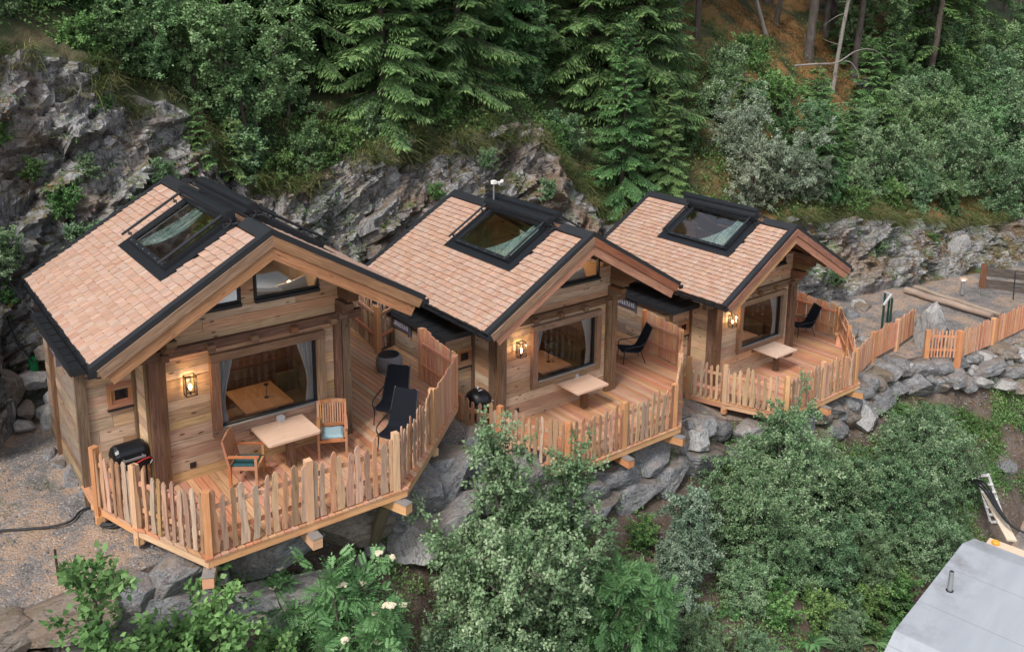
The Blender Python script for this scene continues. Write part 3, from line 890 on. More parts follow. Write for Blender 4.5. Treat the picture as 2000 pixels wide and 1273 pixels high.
    # shingles: overlapping courses
    def shingle_field(name, side, holes, seed):
        mb = MB(seed); r2 = random.Random(seed)
        ex = .162; s = .17; k = 0
        n = int((SLEN - .17) / ex)
        for i in range(n):
            s1 = SLEN + .03 - i * ex                # butt edge
            s0 = s1 - ex * 1.35
            if s0 < .12: s0 = .12
            v = VF + .14
            vend = VB - .14
            while v < vend:
                wd = r2.uniform(.06, .19)
                v1 = min(v + wd, vend)
                vm = (v + v1) / 2
                if not any(h[0] < vm < h[1] and h[2] < s1 - ex * .5 < h[3] for h in holes):
                    dj = r2.uniform(-.012, .012); th = r2.uniform(.026, .036)
                    g = .002
                    b0 = -.012; t0 = .004
                    c8 = []
                    for q in range(8):
                        ss = (s1 + dj) if q & 1 else s0
                        vv = v1 - g if q & 2 else v + g
                        lo_ = .012 if q & 1 else -.02
                        hh = (lo_ + th) if q & 4 else lo_
                        c8.append(slope_pt(side, ss, vv, hh))
                    mb.hexa(c8, grain=0)
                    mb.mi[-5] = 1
                v = v1
        return mb.build(name, [M['shingle'], M['shingle_end_shade']], roof, fix=True)
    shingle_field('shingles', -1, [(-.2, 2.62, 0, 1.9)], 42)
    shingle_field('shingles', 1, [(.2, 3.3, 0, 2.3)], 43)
    # verge, ridge and eave trims
    mb = MB(44)
    for side in (-1, 1):
        for v0, v1 in ((VF - .02, VF + .145), (VB - .145, VB + .02)):
            c8 = [slope_pt(side, (SLEN + .06 if k & 1 else -.02), (v1 if k & 2 else v0), (.055 if k & 4 else -.02)) for k in range(8)]
            mb.hexa(c8)
        v0 = VF - .025
        c8 = [slope_pt(side, (SLEN + .055 if k & 1 else 0), (v0 + .03 if k & 2 else v0), (.05 if k & 4 else -.05)) for k in range(8)]
        mb.hexa(c8)
        for a, b in (((VF + .145), -.2), (2.62, VB - .145)):
            c8 = [slope_pt(side, (.24 if k & 1 else -.02), (b if k & 2 else a), (.05 if k & 4 else .0)) for k in range(8)]
            mb.hexa(c8)
        c8 = [slope_pt(side, (SLEN + .05 if k & 1 else SLEN - .05), (VB if k & 2 else VF + .02), (.011 if k & 4 else -.03)) for k in range(8)]
        mb.hexa(c8)
    mb.build('roof_edging', M['roofblack'], roof, fix=True)
    # gutters
    for side in (-1, 1):
        mb = MB(45)
        p = slope_pt(side, SLEN + .04, 0, -.06)
        u0 = p.x + side * .045; z0 = p.z - .01
        n = 8
        prof = [(u0 + .065 * math.cos(math.pi + math.pi * k / n), z0 + .065 * math.sin(math.pi + math.pi * k / n)) for k in range(n + 1)]
        for k in range(n):
            (x0, zz0), (x1, zz1) = prof[k], prof[k + 1]
            mb.poly([(x0, VF - .03, zz0), (x0, VB, zz0), (x1, VB, zz1), (x1, VF - .03, zz1)])
            mb.poly([(x0 * .98 + u0 * .02, VF - .03, zz0 + .002), (x1 * .98 + u0 * .02, VF - .03, zz1 + .002), (x1 * .98 + u0 * .02, VB, zz1 + .002), (x0 * .98 + u0 * .02, VB, zz0 + .002)])
        mb.box((u0 - .075, VF - .05, z0 - .075), (u0 + .075, VF - .03, z0 + .03))
        mb.box((u0 - .075, VB, z0 - .075), (u0 + .075, VB + .02, z0 + .03))
        for v in np.arange(-.9, 4.7, .75): mb.box((u0 - .07, v, z0 - .005), (u0 + .07, v + .02, z0 + .012))
        mb.build('gutter', M['metal'], roof)
        mb = MB(46)
        c8 = [slope_pt(side, (SLEN + .03 if k & 1 else SLEN - .01), (VB - .05 if k & 2 else VF + .06), (-.032 if k & 4 else -.15)) for k in range(8)]
        mb.hexa(c8, grain=1); mb.build('eave_board', M['post'], roof, fix=True)
    # bargeboards: an upper board and a lower one set proud
    for side in (-1, 1):
        for (h0, h1, v0, v1, ext) in ((-.235, -.052, VF - .045, VF + .0, .0), (-.45, -.24, VF - .012, VF + .03, -.07)):
            mb = MB(int(47 + side + h0 * 100))
            c = []
            for k in range(8):
                s_ = SLEN + ext if k & 1 else 0
                h = h1 if k & 4 else h0
                p = slope_pt(side, s_, 0, h)
                if not k & 1: p = Vector((UR, 0, ZR - SL * 0 + h / CS))
                c.append(Vector((p.x, v1 if k & 2 else v0, p.z)))
            mb.hexa(c, grain=0)
            mb.build('bargeboard', M['fascia'] if h0 > -.3 else M['fascia2'], roof, fix=True)
    # ---- skylights
    def skylight(side, va, vb, s0, s1, full):
        mb = MB(50)
        P = lambda s_, v, h: slope_pt(side, s_, v, h)
        def bx(sa, sb, v0, v1, h0, h1): mb.hexa([P(sb if k & 1 else sa, v1 if k & 2 else v0, h1 if k & 4 else h0) for k in range(8)])
        # flat flashing
        bx(s1, s1 + .20, va - .22, vb + .30, .0, .055); bx(s0, s1, va - .22, va, .0, .054); bx(s0, s1, vb, vb + .30, .0, .054)
        # raised frame
        bx(s1 - .10, s1, va, vb, .0, .15); bx(s0, s0 + .12, va, vb, .0, .152)
        bx(s0 + .12, s1 - .10, va, va + .10, .0, .15); bx(s0 + .12, s1 - .10, vb - .10, vb, .0, .15)
        sk = mb.build('skylight', M['metal'], roof, fix=True)
        mb = MB(51); mb.poly([P(s0 + .12, va + .10, .115), P(s0 + .12, vb - .10, .115), P(s1 - .10, vb - .10, .115), P(s1 - .10, va + .10, .115)])
        mb.build('pane', M['skyglass'], sk)
        for v in (va + .03, vb + .12):
            mb = MB(52)
            mb.tube([P(s0 - .02, v, .27), P(s1 + .02, v, .255)], .03, 8)
            for s_ in (s0 + .35, s1 - .12):
                mb.tube([P(s_, v, .25), P(s_, v + (.0 if v < vb else -.1), .1)], .014, 6); mb.box((-.03, -.03, -.02), (.03, .03, .03), Matrix.Translation(P(s_, v, .17)))
            mb.build('guide_rail', M['metal'], sk, fix=True)
        mb = MB(53)
        c = P(s0 + .06, 0, .24); c2 = Vector((c.x, 0, c.z))
        prof = []
        mb.tube([(c2.x, va - .12, c2.z), (c2.x, va - .115, c2.z), (c2.x, vb + .215, c2.z), (c2.x, vb + .22, c2.z)], [.08, .115, .115, .08], 14)
        bx(s0 - .02, s0 + .20, va - .1, vb + .2, .08, .21)
        mb.build('blind_box', M['metal'], sk, fix=True)
        # fasteners and cable
        mb = MB(54)
        for k in range(6): mb.box((-.012, -.012, 0), (.012, .012, .012), Matrix.Translation(P(s1 - .04, va + .2 + (vb - va - .4) * k / 5, .15)))
        mb.build('screw', M['zinc'], sk)
        mb = MB(55); e = P(s0 + .1, va - .14, .2)
        mb.tube([e + Vector(q) for q in ((0, .05, 0), (.02, -.05, -.03), (-.05, -.14, -.09), (-.16, -.13, -.14), (-.14, -.02, -.1), (-.03, -.06, -.09), (.1, -.18, -.07), (.22, -.25, -.15))], .011, 6)
        mb.build('cable', M['rubber'], sk)
    skylight(-1, .06, 2.48, .16, 1.74, True)
    skylight(1, .45, 3.15, .16, 2.1, False)
    # ---- inside: floors, lining, table, curtains, loft bed
    mb = MB(60)
    mb.box((-.94, .06, -.05), (3.04, 4.24, .0))
    mb.build('floor', M['inner'], cab)
    mb = MB(61)
    board_wall(mb, rg, -.9, 3.0, .0, 2.74, [], lambda u, d, z: Vector((u, 2.6 - d, z)))
    board_wall(mb, rg, .2, 2.6, .0, 2.74, [], lambda u, d, z: Vector((-.86 + d, u, z)))
    board_wall(mb, rg, .2, 2.6, .0, 2.74, [], lambda u, d, z: Vector((2.96 - d, u, z)))
    mb.build('interior_lining', M['soffit'], cab)
    mb = MB(62)
    mb.box((-.94, .2, 2.78), (3.04, 4.24, 2.86))
    # headboard and lining of the loft
    for k in range(12): mb.box((-.35 + k * .2, 2.72, 2.87), (-.155 + k * .2, 2.78, 3.65))
    mb.box((-.38, 2.69, 3.65), (2.07, 2.81, 3.70))
    for k in range(10):
        mb.box((-.93, .25 + .4 * k, 2.87), (-.9, .645 + .4 * k, 3.5)); mb.box((3.0, .25 + .4 * k, 2.87), (3.03, .645 + .4 * k, 3.5))
    mb.build('loft', M['inner'], cab)
    mb = MB(63); mb.box((-.7, .5, 2.87), (2.7, 2.6, 3.06)); b0 = mb.build('bed', M['duvet'], cab)
    for (u, v, r) in ((.2, .45, .5), (1.55, .48, .45), (2.2, .6, -.3)):
        mb = MB(64)
        mt = Matrix.Translation((u, v, 3.28)) @ Matrix.Rotation(r, 4, 'X') @ Matrix.Rotation(r * .5, 4, 'Y')
        prof = [(-.32, -.16), (-.33, 0), (-.31, .17), (0, .155), (.31, .18), (.32, 0), (.3, -.17), (0, -.15)]
        mb.prism(prof, lambda x, y, d, mt=mt: mt @ Vector((x, d, y)), -.06, .06)
        mb.build('pillow', M['white'], b0, fix=True)
    mb = MB(65); mb.lathe([(.05, 0), (.05, .02), (.012, .03), (.012, .2)], (2.25, .9, 3.06), 10); ll = mb.build('reading_lamp', M['metal'], cab)
    mb = MB(66); mb.lathe([(.02, 0), (.045, .03), (.05, .07), (.03, .1), (.004, .115)], (2.25, .9, 3.25), 12); mb.build('bulb', M['lampglow'], ll, smooth=True)
    ld = bpy.data.lights.new('reading_light', 'POINT'); ld.energy = 8; ld.color = (1, .6, .28); ld.shadow_soft_size = .08
    lo = bpy.data.objects.new('reading_light', ld); COL.objects.link(lo); lo.location = (2.05, 1.0, 3.42); lo.parent = ll
    mb = MB(67); mb.box((1.06, .60, .715), (2.12, 1.9, .76)); mb.box((1.5, 1.1, 0), (1.7, 1.3, .715)); mb.build('dining_table', M['inner'], cab)
    mb = MB(59); mb.lathe([(.16, 0), (.15, .05), (.04, .12), (.012, .14), (.012, .3)], (1.2, 1.35, 2.48), 16); pl = mb.build('added_room_lamp', M['metal'], cab)  # unseen lamp with bulb and light, added to brighten the ground floor room
    mb = MB(58); mb.lathe([(.02, -.05), (.045, -.02), (.05, .02), (.02, .06)], (1.2, 1.35, 2.47), 12); mb.build('bulb', M['lampglow'], pl, smooth=True)
    ld = bpy.data.lights.new('added_room_light', 'POINT'); ld.energy = 17; ld.color = (1, .72, .46); ld.shadow_soft_size = .1
    lo = bpy.data.objects.new('added_room_light', ld); COL.objects.link(lo); lo.location = (1.2, 1.3, 2.36); lo.parent = pl
    mb = MB(68)
    for (u0, u1, v0, v1) in ((-.3, .5, 1.2, 2.3), (2.25, 2.9, .9, 1.9)):
        mb.box((u0, v0, .1), (u1, v1, .46)); mb.box((u0 if u0 < 0 else u1 - .14, v0, .46), (u0 + .14 if u0 < 0 else u1, v1, .95)); mb.box((u0, v1 - .12, .46), (u1, v1, .9))
    mb.build('bench_seat', M['olive'], cab)
    mb = MB(57); mb.box((.2, .1, .60), (2.5, .55, .66)); mb.box((.2, .1, 0), (2.5, .14, .6)); mb.build('window_bench', M['inner'], cab)
    mb = MB(69); mb.lathe([(.06, 0), (.06, .012), (.008, .02), (.008, .28), (.05, .285), (.05, .31), (.01, .315)], (1.72, 1.12, .76), 12); mb.build('table_lamp', M['metal'], cab)
    # curtains: gathered folds, tied at two thirds
    for cu0, dr in ((a0, 1) for a0 in (U0 + .2,)):
        pass
    for (x0, sgn) in ((U0 + .19, 1), (U1 - .19, -1)):
        mb = MB(70); nz = 14; nu = 22
        grid = []
        for i in range(nz + 1):
            z = Z1 - .18 - (Z1 - Z0 - .32) * i / nz
            f = i / nz
            wd = .34 - .2 * math.sin(min(1, f / .72) * math.pi / 2) ** 1.5 if f < .72 else .14 + (f - .72) * .2
            off = .0 if sgn > 0 else .0
            row = []
            for j in range(nu + 1):
                g = j / nu
                row.append(Vector((x0 + sgn * wd * g, .13 + .028 * math.sin(g * 40 + f * 1.5) * (1.2 - f * .6), z)))
            grid.append(row)
        for i in range(nz):
            for j in range(nu): mb.poly([grid[i][j], grid[i][j + 1], grid[i + 1][j + 1], grid[i + 1][j]], tint=.5)
        mb.build('curtain', M['curtain'], cab, smooth=True)
    # name plate on the annex side wall
    mb = MB(72); mb.box((-2.075, 2.3, 2.05), (-2.045, 3.2, 2.33)); mb.box((-2.14, 2.285, 2.0), (-2.045, 2.299, 2.34))
    sp = mb.build('name_plate', M['signgrey'], cab)
    return cab
def sheer(cab, kind):
    """thin curtain sagging in a curve right under the skylight"""
    mb = MB(71); n1, n2 = 24, 26
    grid = []
    for i in range(n1 + 1):
        f = i / n1; s_ = .28 + 1.36 * f
        if kind == 0: va, vb = 1.95 + .38 * f ** 1.5, 1.45 - .25 * math.sin(f * 2.2) + .75 * f ** 3
        else: va, vb = .12 + .05 * f, .62 + .12 * f + .75 * f ** 2.6
        row = []
        for j in range(n2 + 1):
            g = j / n2
            row.append(slope_pt(-1, s_, va + (vb - va) * g, .02 - .05 * math.sin(math.pi * g) - .018 * math.sin(g * 55 + f * 2)))
        grid.append(row)
    for i in range(n1):
        for j in range(n2): mb.poly([grid[i][j], grid[i][j + 1], grid[i + 1][j + 1], grid[i + 1][j]], tint=.5)
    mb.build('sheer_curtain', M['sheer'], cab, smooth=True)
def sign_letters(cab):
    """small raised letters on the name plate, unreadably small in the photograph, cut from strokes"""
    mb = MB(73)
    strokes = {'J': [((1, 0), (1, 2)), ((0, 0), (1, 0)), ((0, 0), (0, .6))], 'I': [((.5, 0), (.5, 2))], 'L': [((0, 0), (0, 2)), ((0, 0), (1, 0))],
               'E': [((0, 0), (0, 2)), ((0, 0), (1, 0)), ((0, 1), (.8, 1)), ((0, 2), (1, 2))], 'Y': [((.5, 0), (.5, 1)), ((.5, 1), (0, 2)), ((.5, 1), (1, 2))],
               'Z': [((0, 2), (1, 2)), ((1, 2), (0, 0)), ((0, 0), (1, 0))]}
    v = 3.1
    for ch in 'JILEYZIL':
        for (x0, y0), (x1, y1) in strokes[ch]:
            mb.beam((-2.08, v - x0 * .06, 2.13 + y0 * .07), (-2.08, v - x1 * .06, 2.13 + y1 * .07), .014, .016, up=(1, 0, 0))
        v -= .098
    return mb
cabin1 = make_cabin()
_pl = [c for c in cabin1.children if c.name.startswith('name_plate')][0]
sign_letters(cabin1).build('letters', M['signlight'], _pl)
cabin2 = copy_tree(cabin1); cabin3 = copy_tree(cabin1)
cabin2.location, cabin2.rotation_euler.z = CAB[1][0], CAB[1][1]
cabin3.location, cabin3.rotation_euler.z = CAB[2][0], CAB[2][1]
cabin2['label'] = 'middle timber cabin with a white weather sensor mast on its ridge'
cabin3['label'] = 'farthest timber cabin at the right, in front of the silvery bushes'

sheer(cabin1, 0); sheer(cabin2, 1); sheer(cabin3, 1)
# ------------------------------------------------------------------ decks
DECK = [(-2.14, 1.0), (-2.12, .32), (-1.66, -1.12), (-.95, -2.78), (2.95, -2.78), (4.42, -1.50), (5.80, -.25), (5.90, 1.5), (6.42, 1.65), (6.42, 3.8), (5.85, 3.6), (6.1, 6.0), (3.16, 6.0), (3.16, .0), (-.95, .0), (-.95, 1.0)]
def scan(poly, u):
    res = []
    n = len(poly)
    for i in range(n):
        (a, b), (c, d) = poly[i], poly[(i + 1) % n]
        if (a <= u < c) or (c <= u < a): res.append(((b + (d - b) * (u - a) / (c - a)), i))
    res.sort()
    return [(res[k][1], res[k + 1][1]) for k in range(0, len(res) - 1, 2)]
def edge_v(poly, i, u):
    (a, b), (c, d) = poly[i], poly[(i + 1) % len(poly)]
    return b + (d - b) * min(1, max(0, (u - a) / (c - a)))
def make_deck():
    dk = thing('timber_deck', 'near larch deck cantilevered over boulders on a slanting round prop', 'deck', CAB[0][0], CAB[0][1], 'larch decks in front of the cabins')
    mb = MB(80); rg = random.Random(3)
    u = -2.13; wd = .142
    while u < 6.42:
        ua, ub = u + .007, min(u + wd - .007, 6.42)
        for e0, e1 in scan(DECK, (ua + ub) / 2):
            v = [edge_v(DECK, e0, ua), edge_v(DECK, e0, ub), edge_v(DECK, e1, ua), edge_v(DECK, e1, ub)]
            e = rg.uniform(-.002, .002)
            mb.hexa([(ub if k & 1 else ua, v[(1 if k & 1 else 0) + (2 if k & 2 else 0)], (e if k & 4 else -.035)) for k in range(8)], grain=1)
        u += wd
    mb.build('deck_planks', M['deck'], dk)
    rim = [(-2.12, .32), (-1.66, -1.12), (-.95, -2.78), (2.95, -2.78), (4.42, -1.50), (5.80, -.25), (5.9, 1.5)]
    for i in range(len(rim) - 1):
        mb = MB(81 + i)
        p, q = Vector((*rim[i], -.105)), Vector((*rim[i + 1], -.105))
        d = (q - p).normalized(); nrm = Vector((d.y, -d.x, 0))
        mb.beam(p - nrm * .045, q - nrm * .045, .06, .14)
        mb.build('edge_beam', M['post'], dk)
    for v in (-1.6, -.5):
        mb = MB(90); mb.beam((-1.2, v, -.13), (4.2, v, -.13), .1, .18); mb.build('joist', M['beam'], dk)
    # cantilever beams ending under the front posts with sheet metal caps
    for (u, v, ang) in ((-.88, -2.66, -.45), (.95, -2.66, 0), (2.74, -2.66, .35)):
        d = Vector((math.sin(ang), -math.cos(ang), 0))
        e = Vector((u, v, -.31)) + d * .34
        mb = MB(91); mb.beam(e - d * 2.2, e, .19, .2); b = mb.build('cantilever_beam', M['post'], dk)
        mb = MB(92); mb.beam(e - d * .5 + Vector((0, 0, .105)), e + d * .012 + Vector((0, 0, .105)), .21, .01); mb.build('metal_cap', M['zinc'], b)
    for (u, v) in ((-2.02, .03), (-1.62, -1.06), (4.4, -1.42)):
        mb = MB(93); mb.box((u - .07, v - .07, -.34), (u + .07, v + .07, -.18)); mb.build('bearing_block', M['post'], dk)
    return dk
deck1 = make_deck()
deck2 = copy_tree(deck1); deck3 = copy_tree(deck1)
for d, k, lab in ((deck2, 1, 'middle larch deck half hidden behind a tall sapling, with one pale table'), (deck3, 2, 'farthest larch deck, its front edge covered by a big leafy bush')):
    d.location, d.rotation_euler.z = CAB[k][0], CAB[k][1]
    d['label'] = lab
mb = MB(95); mb.tube([(2.66, -2.42, -.42), (2.64, -1.95, -1.4), (2.62, -1.47, -2.42)], [.125, .13, .135], 14)
sp = mb.build('slanting_prop', M['greenpost'], deck1, smooth=False)
mb = MB(96); mb.box((2.46, -1.66, -2.5), (2.78, -1.34, -2.26)); mb.build('steel_shoe', M['metal'], sp)
mb = MB(97); mb.lathe([(.34, -.35), (.36, -.1), (.30, .0)], (2.62, -1.5, -2.5), 14); mb.build('concrete_footing', M['concrete'], deck1)

# ------------------------------------------------------------------ fences
def picket_mesh(seed, wd, rustic):
    rg = random.Random(seed); mb = MB(seed)
    n = 7; hh = 1.0
    L, Rr = [], []
    ph = rg.uniform(0, 6); amp = .011 if rustic else .002
    for i in range(n + 1):
        z = hh * i / n
        w = wd * .5 * (1 + (rg.uniform(-.22, .2) if rustic else 0))
        c = amp * math.sin(ph + z * 6.0) + (rg.uniform(-.004, .004) if rustic else 0)
        if i == n: w *= (.32 if rustic else 1.0)
        if i == n - 1 and rustic: z = hh * .94; w *= .9
        L.append((c - w, z)); Rr.append((c + w, z))
    if not rustic: Rr[-1] = (Rr[-1][0], hh - rg.choice((0, .012, -.01)))
    th = .013; t = .5
    for i in range(n):
        for y, s in ((-th, 1), (th, -1)):
            q = [L[i], Rr[i], Rr[i + 1], L[i + 1]]
            if s < 0: q = q[::-1]
            mb.poly([(x, y, z) for x, z in q], [(z + seed * 3.1, x + seed) for x, z in q], t)
        for E, s in ((L, -1), (Rr, 1)):
            q = [(E[i][0], -th, E[i][1]), (E[i][0], th, E[i][1]), (E[i + 1][0], th, E[i + 1][1]), (E[i + 1][0], -th, E[i + 1][1])]
            if s < 0: q = q[::-1]
            mb.poly(q, [(p[2] + seed, p[1] + seed) for p in q], t)
    mb.poly([(L[n][0], -th, L[n][1]), (Rr[n][0], -th, Rr[n][1]), (Rr[n][0], th, Rr[n][1]), (L[n][0], th, L[n][1])], tint=t)
    mb.poly([(L[0][0], th, 0), (Rr[0][0], th, 0), (Rr[0][0], -th, 0), (L[0][0], -th, 0)], tint=t)
    me = mb.mesh('picket')
    return me
PK = [picket_mesh(300 + i, w, True) for i, w in enumerate((.075, .085, .095, .11, .08, .09, .12, .065))]
for m in PK: m.materials.append(M['picket'])
BD = [picket_mesh(320 + i, w, False) for i, w in enumerate((.15, .175, .2, .165))]
for m in BD: m.materials.append(M['board'])
ST_ = [picket_mesh(330 + i, w, False) for i, w in enumerate((.04, .048, .058))]
for m in ST_: m.materials.append(M['board'])
def fence_run(par, pts, rg, kind='rustic', spacing=.18, h=(1.06, 1.24), base=.03, posts=True, post_h=1.2, post_low=-.36, side=1, rails=(.36, .86), post_w=.13, skip_last=False, gz=None, rail_in=.05):
    """pts: list of (x, y, z) fence corners; pickets stand on the outer side (side=+1 is to the right of the run)"""
    for i in range(len(pts) - 1):
        p, q = Vector(pts[i]), Vector(pts[i + 1])
        d = (q - p); L = Vector((d.x, d.y, 0)).length; dn = d / L
        nr = Vector((dn.y, -dn.x, 0)).normalized() * side
        ang = math.atan2(dn.y, dn.x)
        h0 = h[0] if not isinstance(h[0], tuple) else None
        for rz in rails:
            mb = MB(int(p.x * 31 + rz * 100))
            mb.beam(p + Vector((0, 0, rz)) - nr * rail_in * .3, q + Vector((0, 0, rz)) - nr * rail_in * .3, .045, .075, jit=.003)
            mb.build('rail', M['board'], par)
        n = max(1, int(round(L / spacing)))
        for k in range(n):
            f = (k + .5) / n + rg.uniform(-.12, .12) / n
            if posts and (f * L < post_w * .55 or (1 - f) * L < post_w * .55): continue
            me = rg.choice({'rustic': PK, 'board': BD, 'strip': ST_}[kind])
            hh = h[0] + (h[1] - h[0]) * (rg.random() if kind == 'rustic' else (f if kind == 'board' else rg.random()))
            hh += rg.uniform(-.03, .03)
            o = mesh_obj('picket', me, par, p + d * f + nr * .03 + Vector((0, 0, base)), (rg.uniform(-.012, .012), rg.uniform(-.035, .035) if kind == 'rustic' else rg.uniform(-.012, .012), ang + (math.pi if rg.random() < .5 else 0)), (1.18 if kind == 'rustic' else 1, 1, hh - base))
    if posts:
        for i, p in enumerate(pts[:-1] if skip_last else pts):
            a = Vector(pts[min(i + 1, len(pts) - 1)]) - Vector(pts[max(i - 1, 0)])
            mb = MB(int(400 + i + p[0] * 7))
            Mx = Matrix.Translation(p) @ Matrix.Rotation(math.atan2(a.y, a.x), 4, 'Z')
            w = post_w / 2
            mb.box((-w, -w, post_low), (w, w, post_h), Mx, grain=2, jit=.004)
            mb.build('post', M['post'], par)
for k, lab in enumerate(('rustic larch picket fence around the near deck with the armchairs', 'rustic larch picket fence behind the sapling on the middle deck', 'larch picket fence around the farthest deck with a tall board screen')):
    rg = random.Random(60 + k)
    fe = thing('picket_fence', lab, 'fence', CAB[k][0], CAB[k][1], 'picket fences around the decks')
    fence_run(fe, [(-2.02, .05, 0), (-1.62, -1.06, 0), (-.88, -2.68, 0), (.95, -2.69, 0), (2.74, -2.69, 0)], rg, side=1)
    fence_run(fe, [(2.74, -2.69, 0), (4.35, -1.42, 0)], rg, spacing=.165, h=(1.05, 1.25), posts=False, side=1)
    fence_run(fe, [(4.35, -1.42, 0), (5.76, -.16, 0)], rg, 'board', .2, (1.08, 1.2), .02, True, 1.2, -.2, 1)
    fence_run(fe, [(5.76, -.16, 0), (5.82, 1.38 if k < 2 else 2.6, 0)], rg, 'board', .2, (1.2, 1.36) if k < 2 else (1.2, 1.36), .04, False, side=1, rails=(.42, .98))
    mb = MB(77); mb.box((5.70, -.22, .02), (5.80, -.12, 1.16)); mb.build('post', M['post'], fe)
    if k < 2:
        mb = MB(78); mb.box((5.74, 1.33, .02), (5.86, 1.45, 1.36)); mb.build('post', M['post'], fe)
rg = random.Random(71)
fe = thing('picket_fence', 'short angled picket fence closing the passage behind the wicker pouf', 'fence', CAB[0][0], CAB[0][1])
fence_run(fe, [(6.05, 5.9, 0), (5.78, 3.58, 0), (6.36, 3.84, 0)], rg, 'rustic', .15, (1.2, 1.38), .05, True, 1.3, 0, -1, (.45, 1.05), .13, True)
def wpts(l): return [tuple(W(a, b, z)) for a, b, z in l]
fe = thing('picket_fence', 'narrow slatted larch fence running up to the upright boulder', 'fence')
fence_run(fe, wpts([(20.9, -1.0, -3.0), (22.85, -.42, -2.95), (24.55, -.3, -2.9), (26.3, .05, -2.95)]), rg, 'strip', .095, (.95, 1.1), .03, True, 1.02, -.5, 1, (.3, .8), .16, True)
fe = thing('picket_fence', 'narrow slatted larch fence on the stone wall at the right edge', 'fence')
fence_run(fe, wpts([(24.9, -1.25, -3.1), (25.65, -2.0, -3.05), (27.8, -2.12, -3.0), (31.2, -2.0, -3.0), (33.8, -1.9, -3.05)]), rg, 'strip', .105, (.95, 1.12), .03, True, 1.02, -.5, 1, (.3, .8), .16)

# ------------------------------------------------------------------ boulders
def boulder_mesh(name, seed, cuts=11, rough=.05, mat='stone'):
    bm = bmesh.new(); bmesh.ops.create_icosphere(bm, subdivisions=5 if cuts > 5 else 3, radius=1.0)
    P = np.array([v.co[:] for v in bm.verts])
    rg = np.random.RandomState(seed)
    P = P / ((np.abs(P) ** 4).sum(1) ** .25)[:, None] * .93        # blocky to start with
    for _ in range(cuts):
        n = rg.normal(0, 1, 3); n /= np.linalg.norm(n)
        d = rg.uniform(.62, .95)
        k = np.maximum(0, P @ n - d)
        P = P - k[:, None] * n * .985
    nz = fbm(P * 2.2 + seed, 4, seed)
    P = P * (1 + rough * nz)[:, None]
    P += .035 * facets(P, .45, .5, seed, (1.6, 1, .8))[:, None] * P
    for v, p in zip(bm.verts, P): v.co = p
    me = bpy.data.meshes.new(name); bm.to_mesh(me); bm.free()
    me.materials.append(M[mat])
    return me
BM = [boulder_mesh('boulder', 500 + i, 12 + i % 5, .028, ('stone', 'stone', 'stone', 'stonebrown', 'stonepale', 'stone', 'stonebrown', 'stone', 'stone', 'stonepale')[i]) for i in range(10)]
def boulder_wall(lab, a0, a1, rg, course=.62, lmin=.7, lmax=1.35, n=3, over=.25, top=.0):
    wl = thing('boulder_wall', lab, 'retaining wall', W(a0, -1.5, ground_z(a0, -1.2)), YAW, 'boulder walls holding up the terrace')
    inv = wl.matrix_basis.inverted()
    for c in range(n):
        a = a0 + rg.uniform(0, .4)
        while a < a1:
            L = rg.uniform(lmin, lmax) * (1.25 if c else 1.0)
            am = a + L / 2
            pb, pz = profile(am)
            f = (c + .5) / n
            zt, zf = pz[3], pz[2]
            z = zf + (zt + top - zf) * (1 - f) + rg.uniform(-.1, .1)
            b = pb[2] + (pb[3] - pb[2]) * (1 - f) - over * .3
            h = (zt - zf) / n
            if 1.7 < am < 3.5 and c == 1: a += L * .93; continue      # room for the foot of the slanting prop
            db = profile(am + .3)[0][3] - profile(am - .3)[0][3]
            o = mesh_obj('boulder', rg.choice(BM), wl, inv @ W(am, b, z), (rg.uniform(-.35, .35), rg.uniform(-.3, .3), math.atan2(db, .6) + rg.choice((0, math.pi)) + rg.uniform(-.25, .25)),
                         (L * .66, rg.uniform(.5, .75), h * rg.uniform(.62, .85)))
            a += L * .93
        # small wedge stones
    for _ in range(int((a1 - a0) * 2.2)):
        am = rg.uniform(a0, a1); pb, pz = profile(am); f = rg.random()
        s = rg.uniform(.12, .26)
        mesh_obj('boulder', rg.choice(BM), wl, inv @ W(am, pb[2] + (pb[3] - pb[2]) * f - .35, pz[2] + (pz[3] - pz[2]) * f), (rg.uniform(0, 6), rg.uniform(0, 6), rg.uniform(0, 6)), (s, s * .8, s * .7))
rg = random.Random(9)
boulder_wall('dry wall of long grey slabs edging the gravel path at the lower left', -7.5, -.9, rg, lmin=.8, lmax=1.5)
boulder_wall('wall of big grey boulders under the near deck beside the slanting prop', -.7, 6.9, rg, lmin=1.1, lmax=1.9, n=2, course=.8)
boulder_wall('wall of big grey boulders under the middle deck', 6.9, 14.9, rg, lmin=.8, lmax=1.4, n=2)
boulder_wall('wall of grey boulders under the farthest deck', 14.9, 20.4, rg, lmin=.6, lmax=1.2, n=2)
boulder_wall('wall of pale boulders below the slatted fence and the upright boulder', 20.4, 26.2, rg, n=2, lmin=.5, lmax=1.0)
boulder_wall('wall of pale blocks below the slatted fence at the right edge', 26.2, 36, rg, n=3, lmin=.5, lmax=1.1)
def rockthing(lab, a, b, z, s, rot, mesh=0, name='boulder', group=None):
    o = mesh_obj(name, BM[mesh], None, W(a, b, z), rot, s)
    return tag(o, lab, 'boulder', group)
rockthing('tall pale boulder standing upright between the two slatted fences', 25.9, -.8, -2.45, (.68, .55, 1.5), (.06, -.05, .4), 4)
rockthing('pale rounded boulder lying under the right corner of the farthest deck', 20.6, -1.55, -3.9, (.6, .55, .6), (.2, .4, 1), 9)
rockthing('large tan rock block leaning at the cliff foot by the left edge', -3.5, 5.6, 1.0, (.8, .7, 1.3), (.2, .1, .4), 6)
rockthing('rounded brown rock at the left picture edge above the path', -3.6, 4.0, .3, (.62, .6, .72), (.6, .1, 1.2), 3)
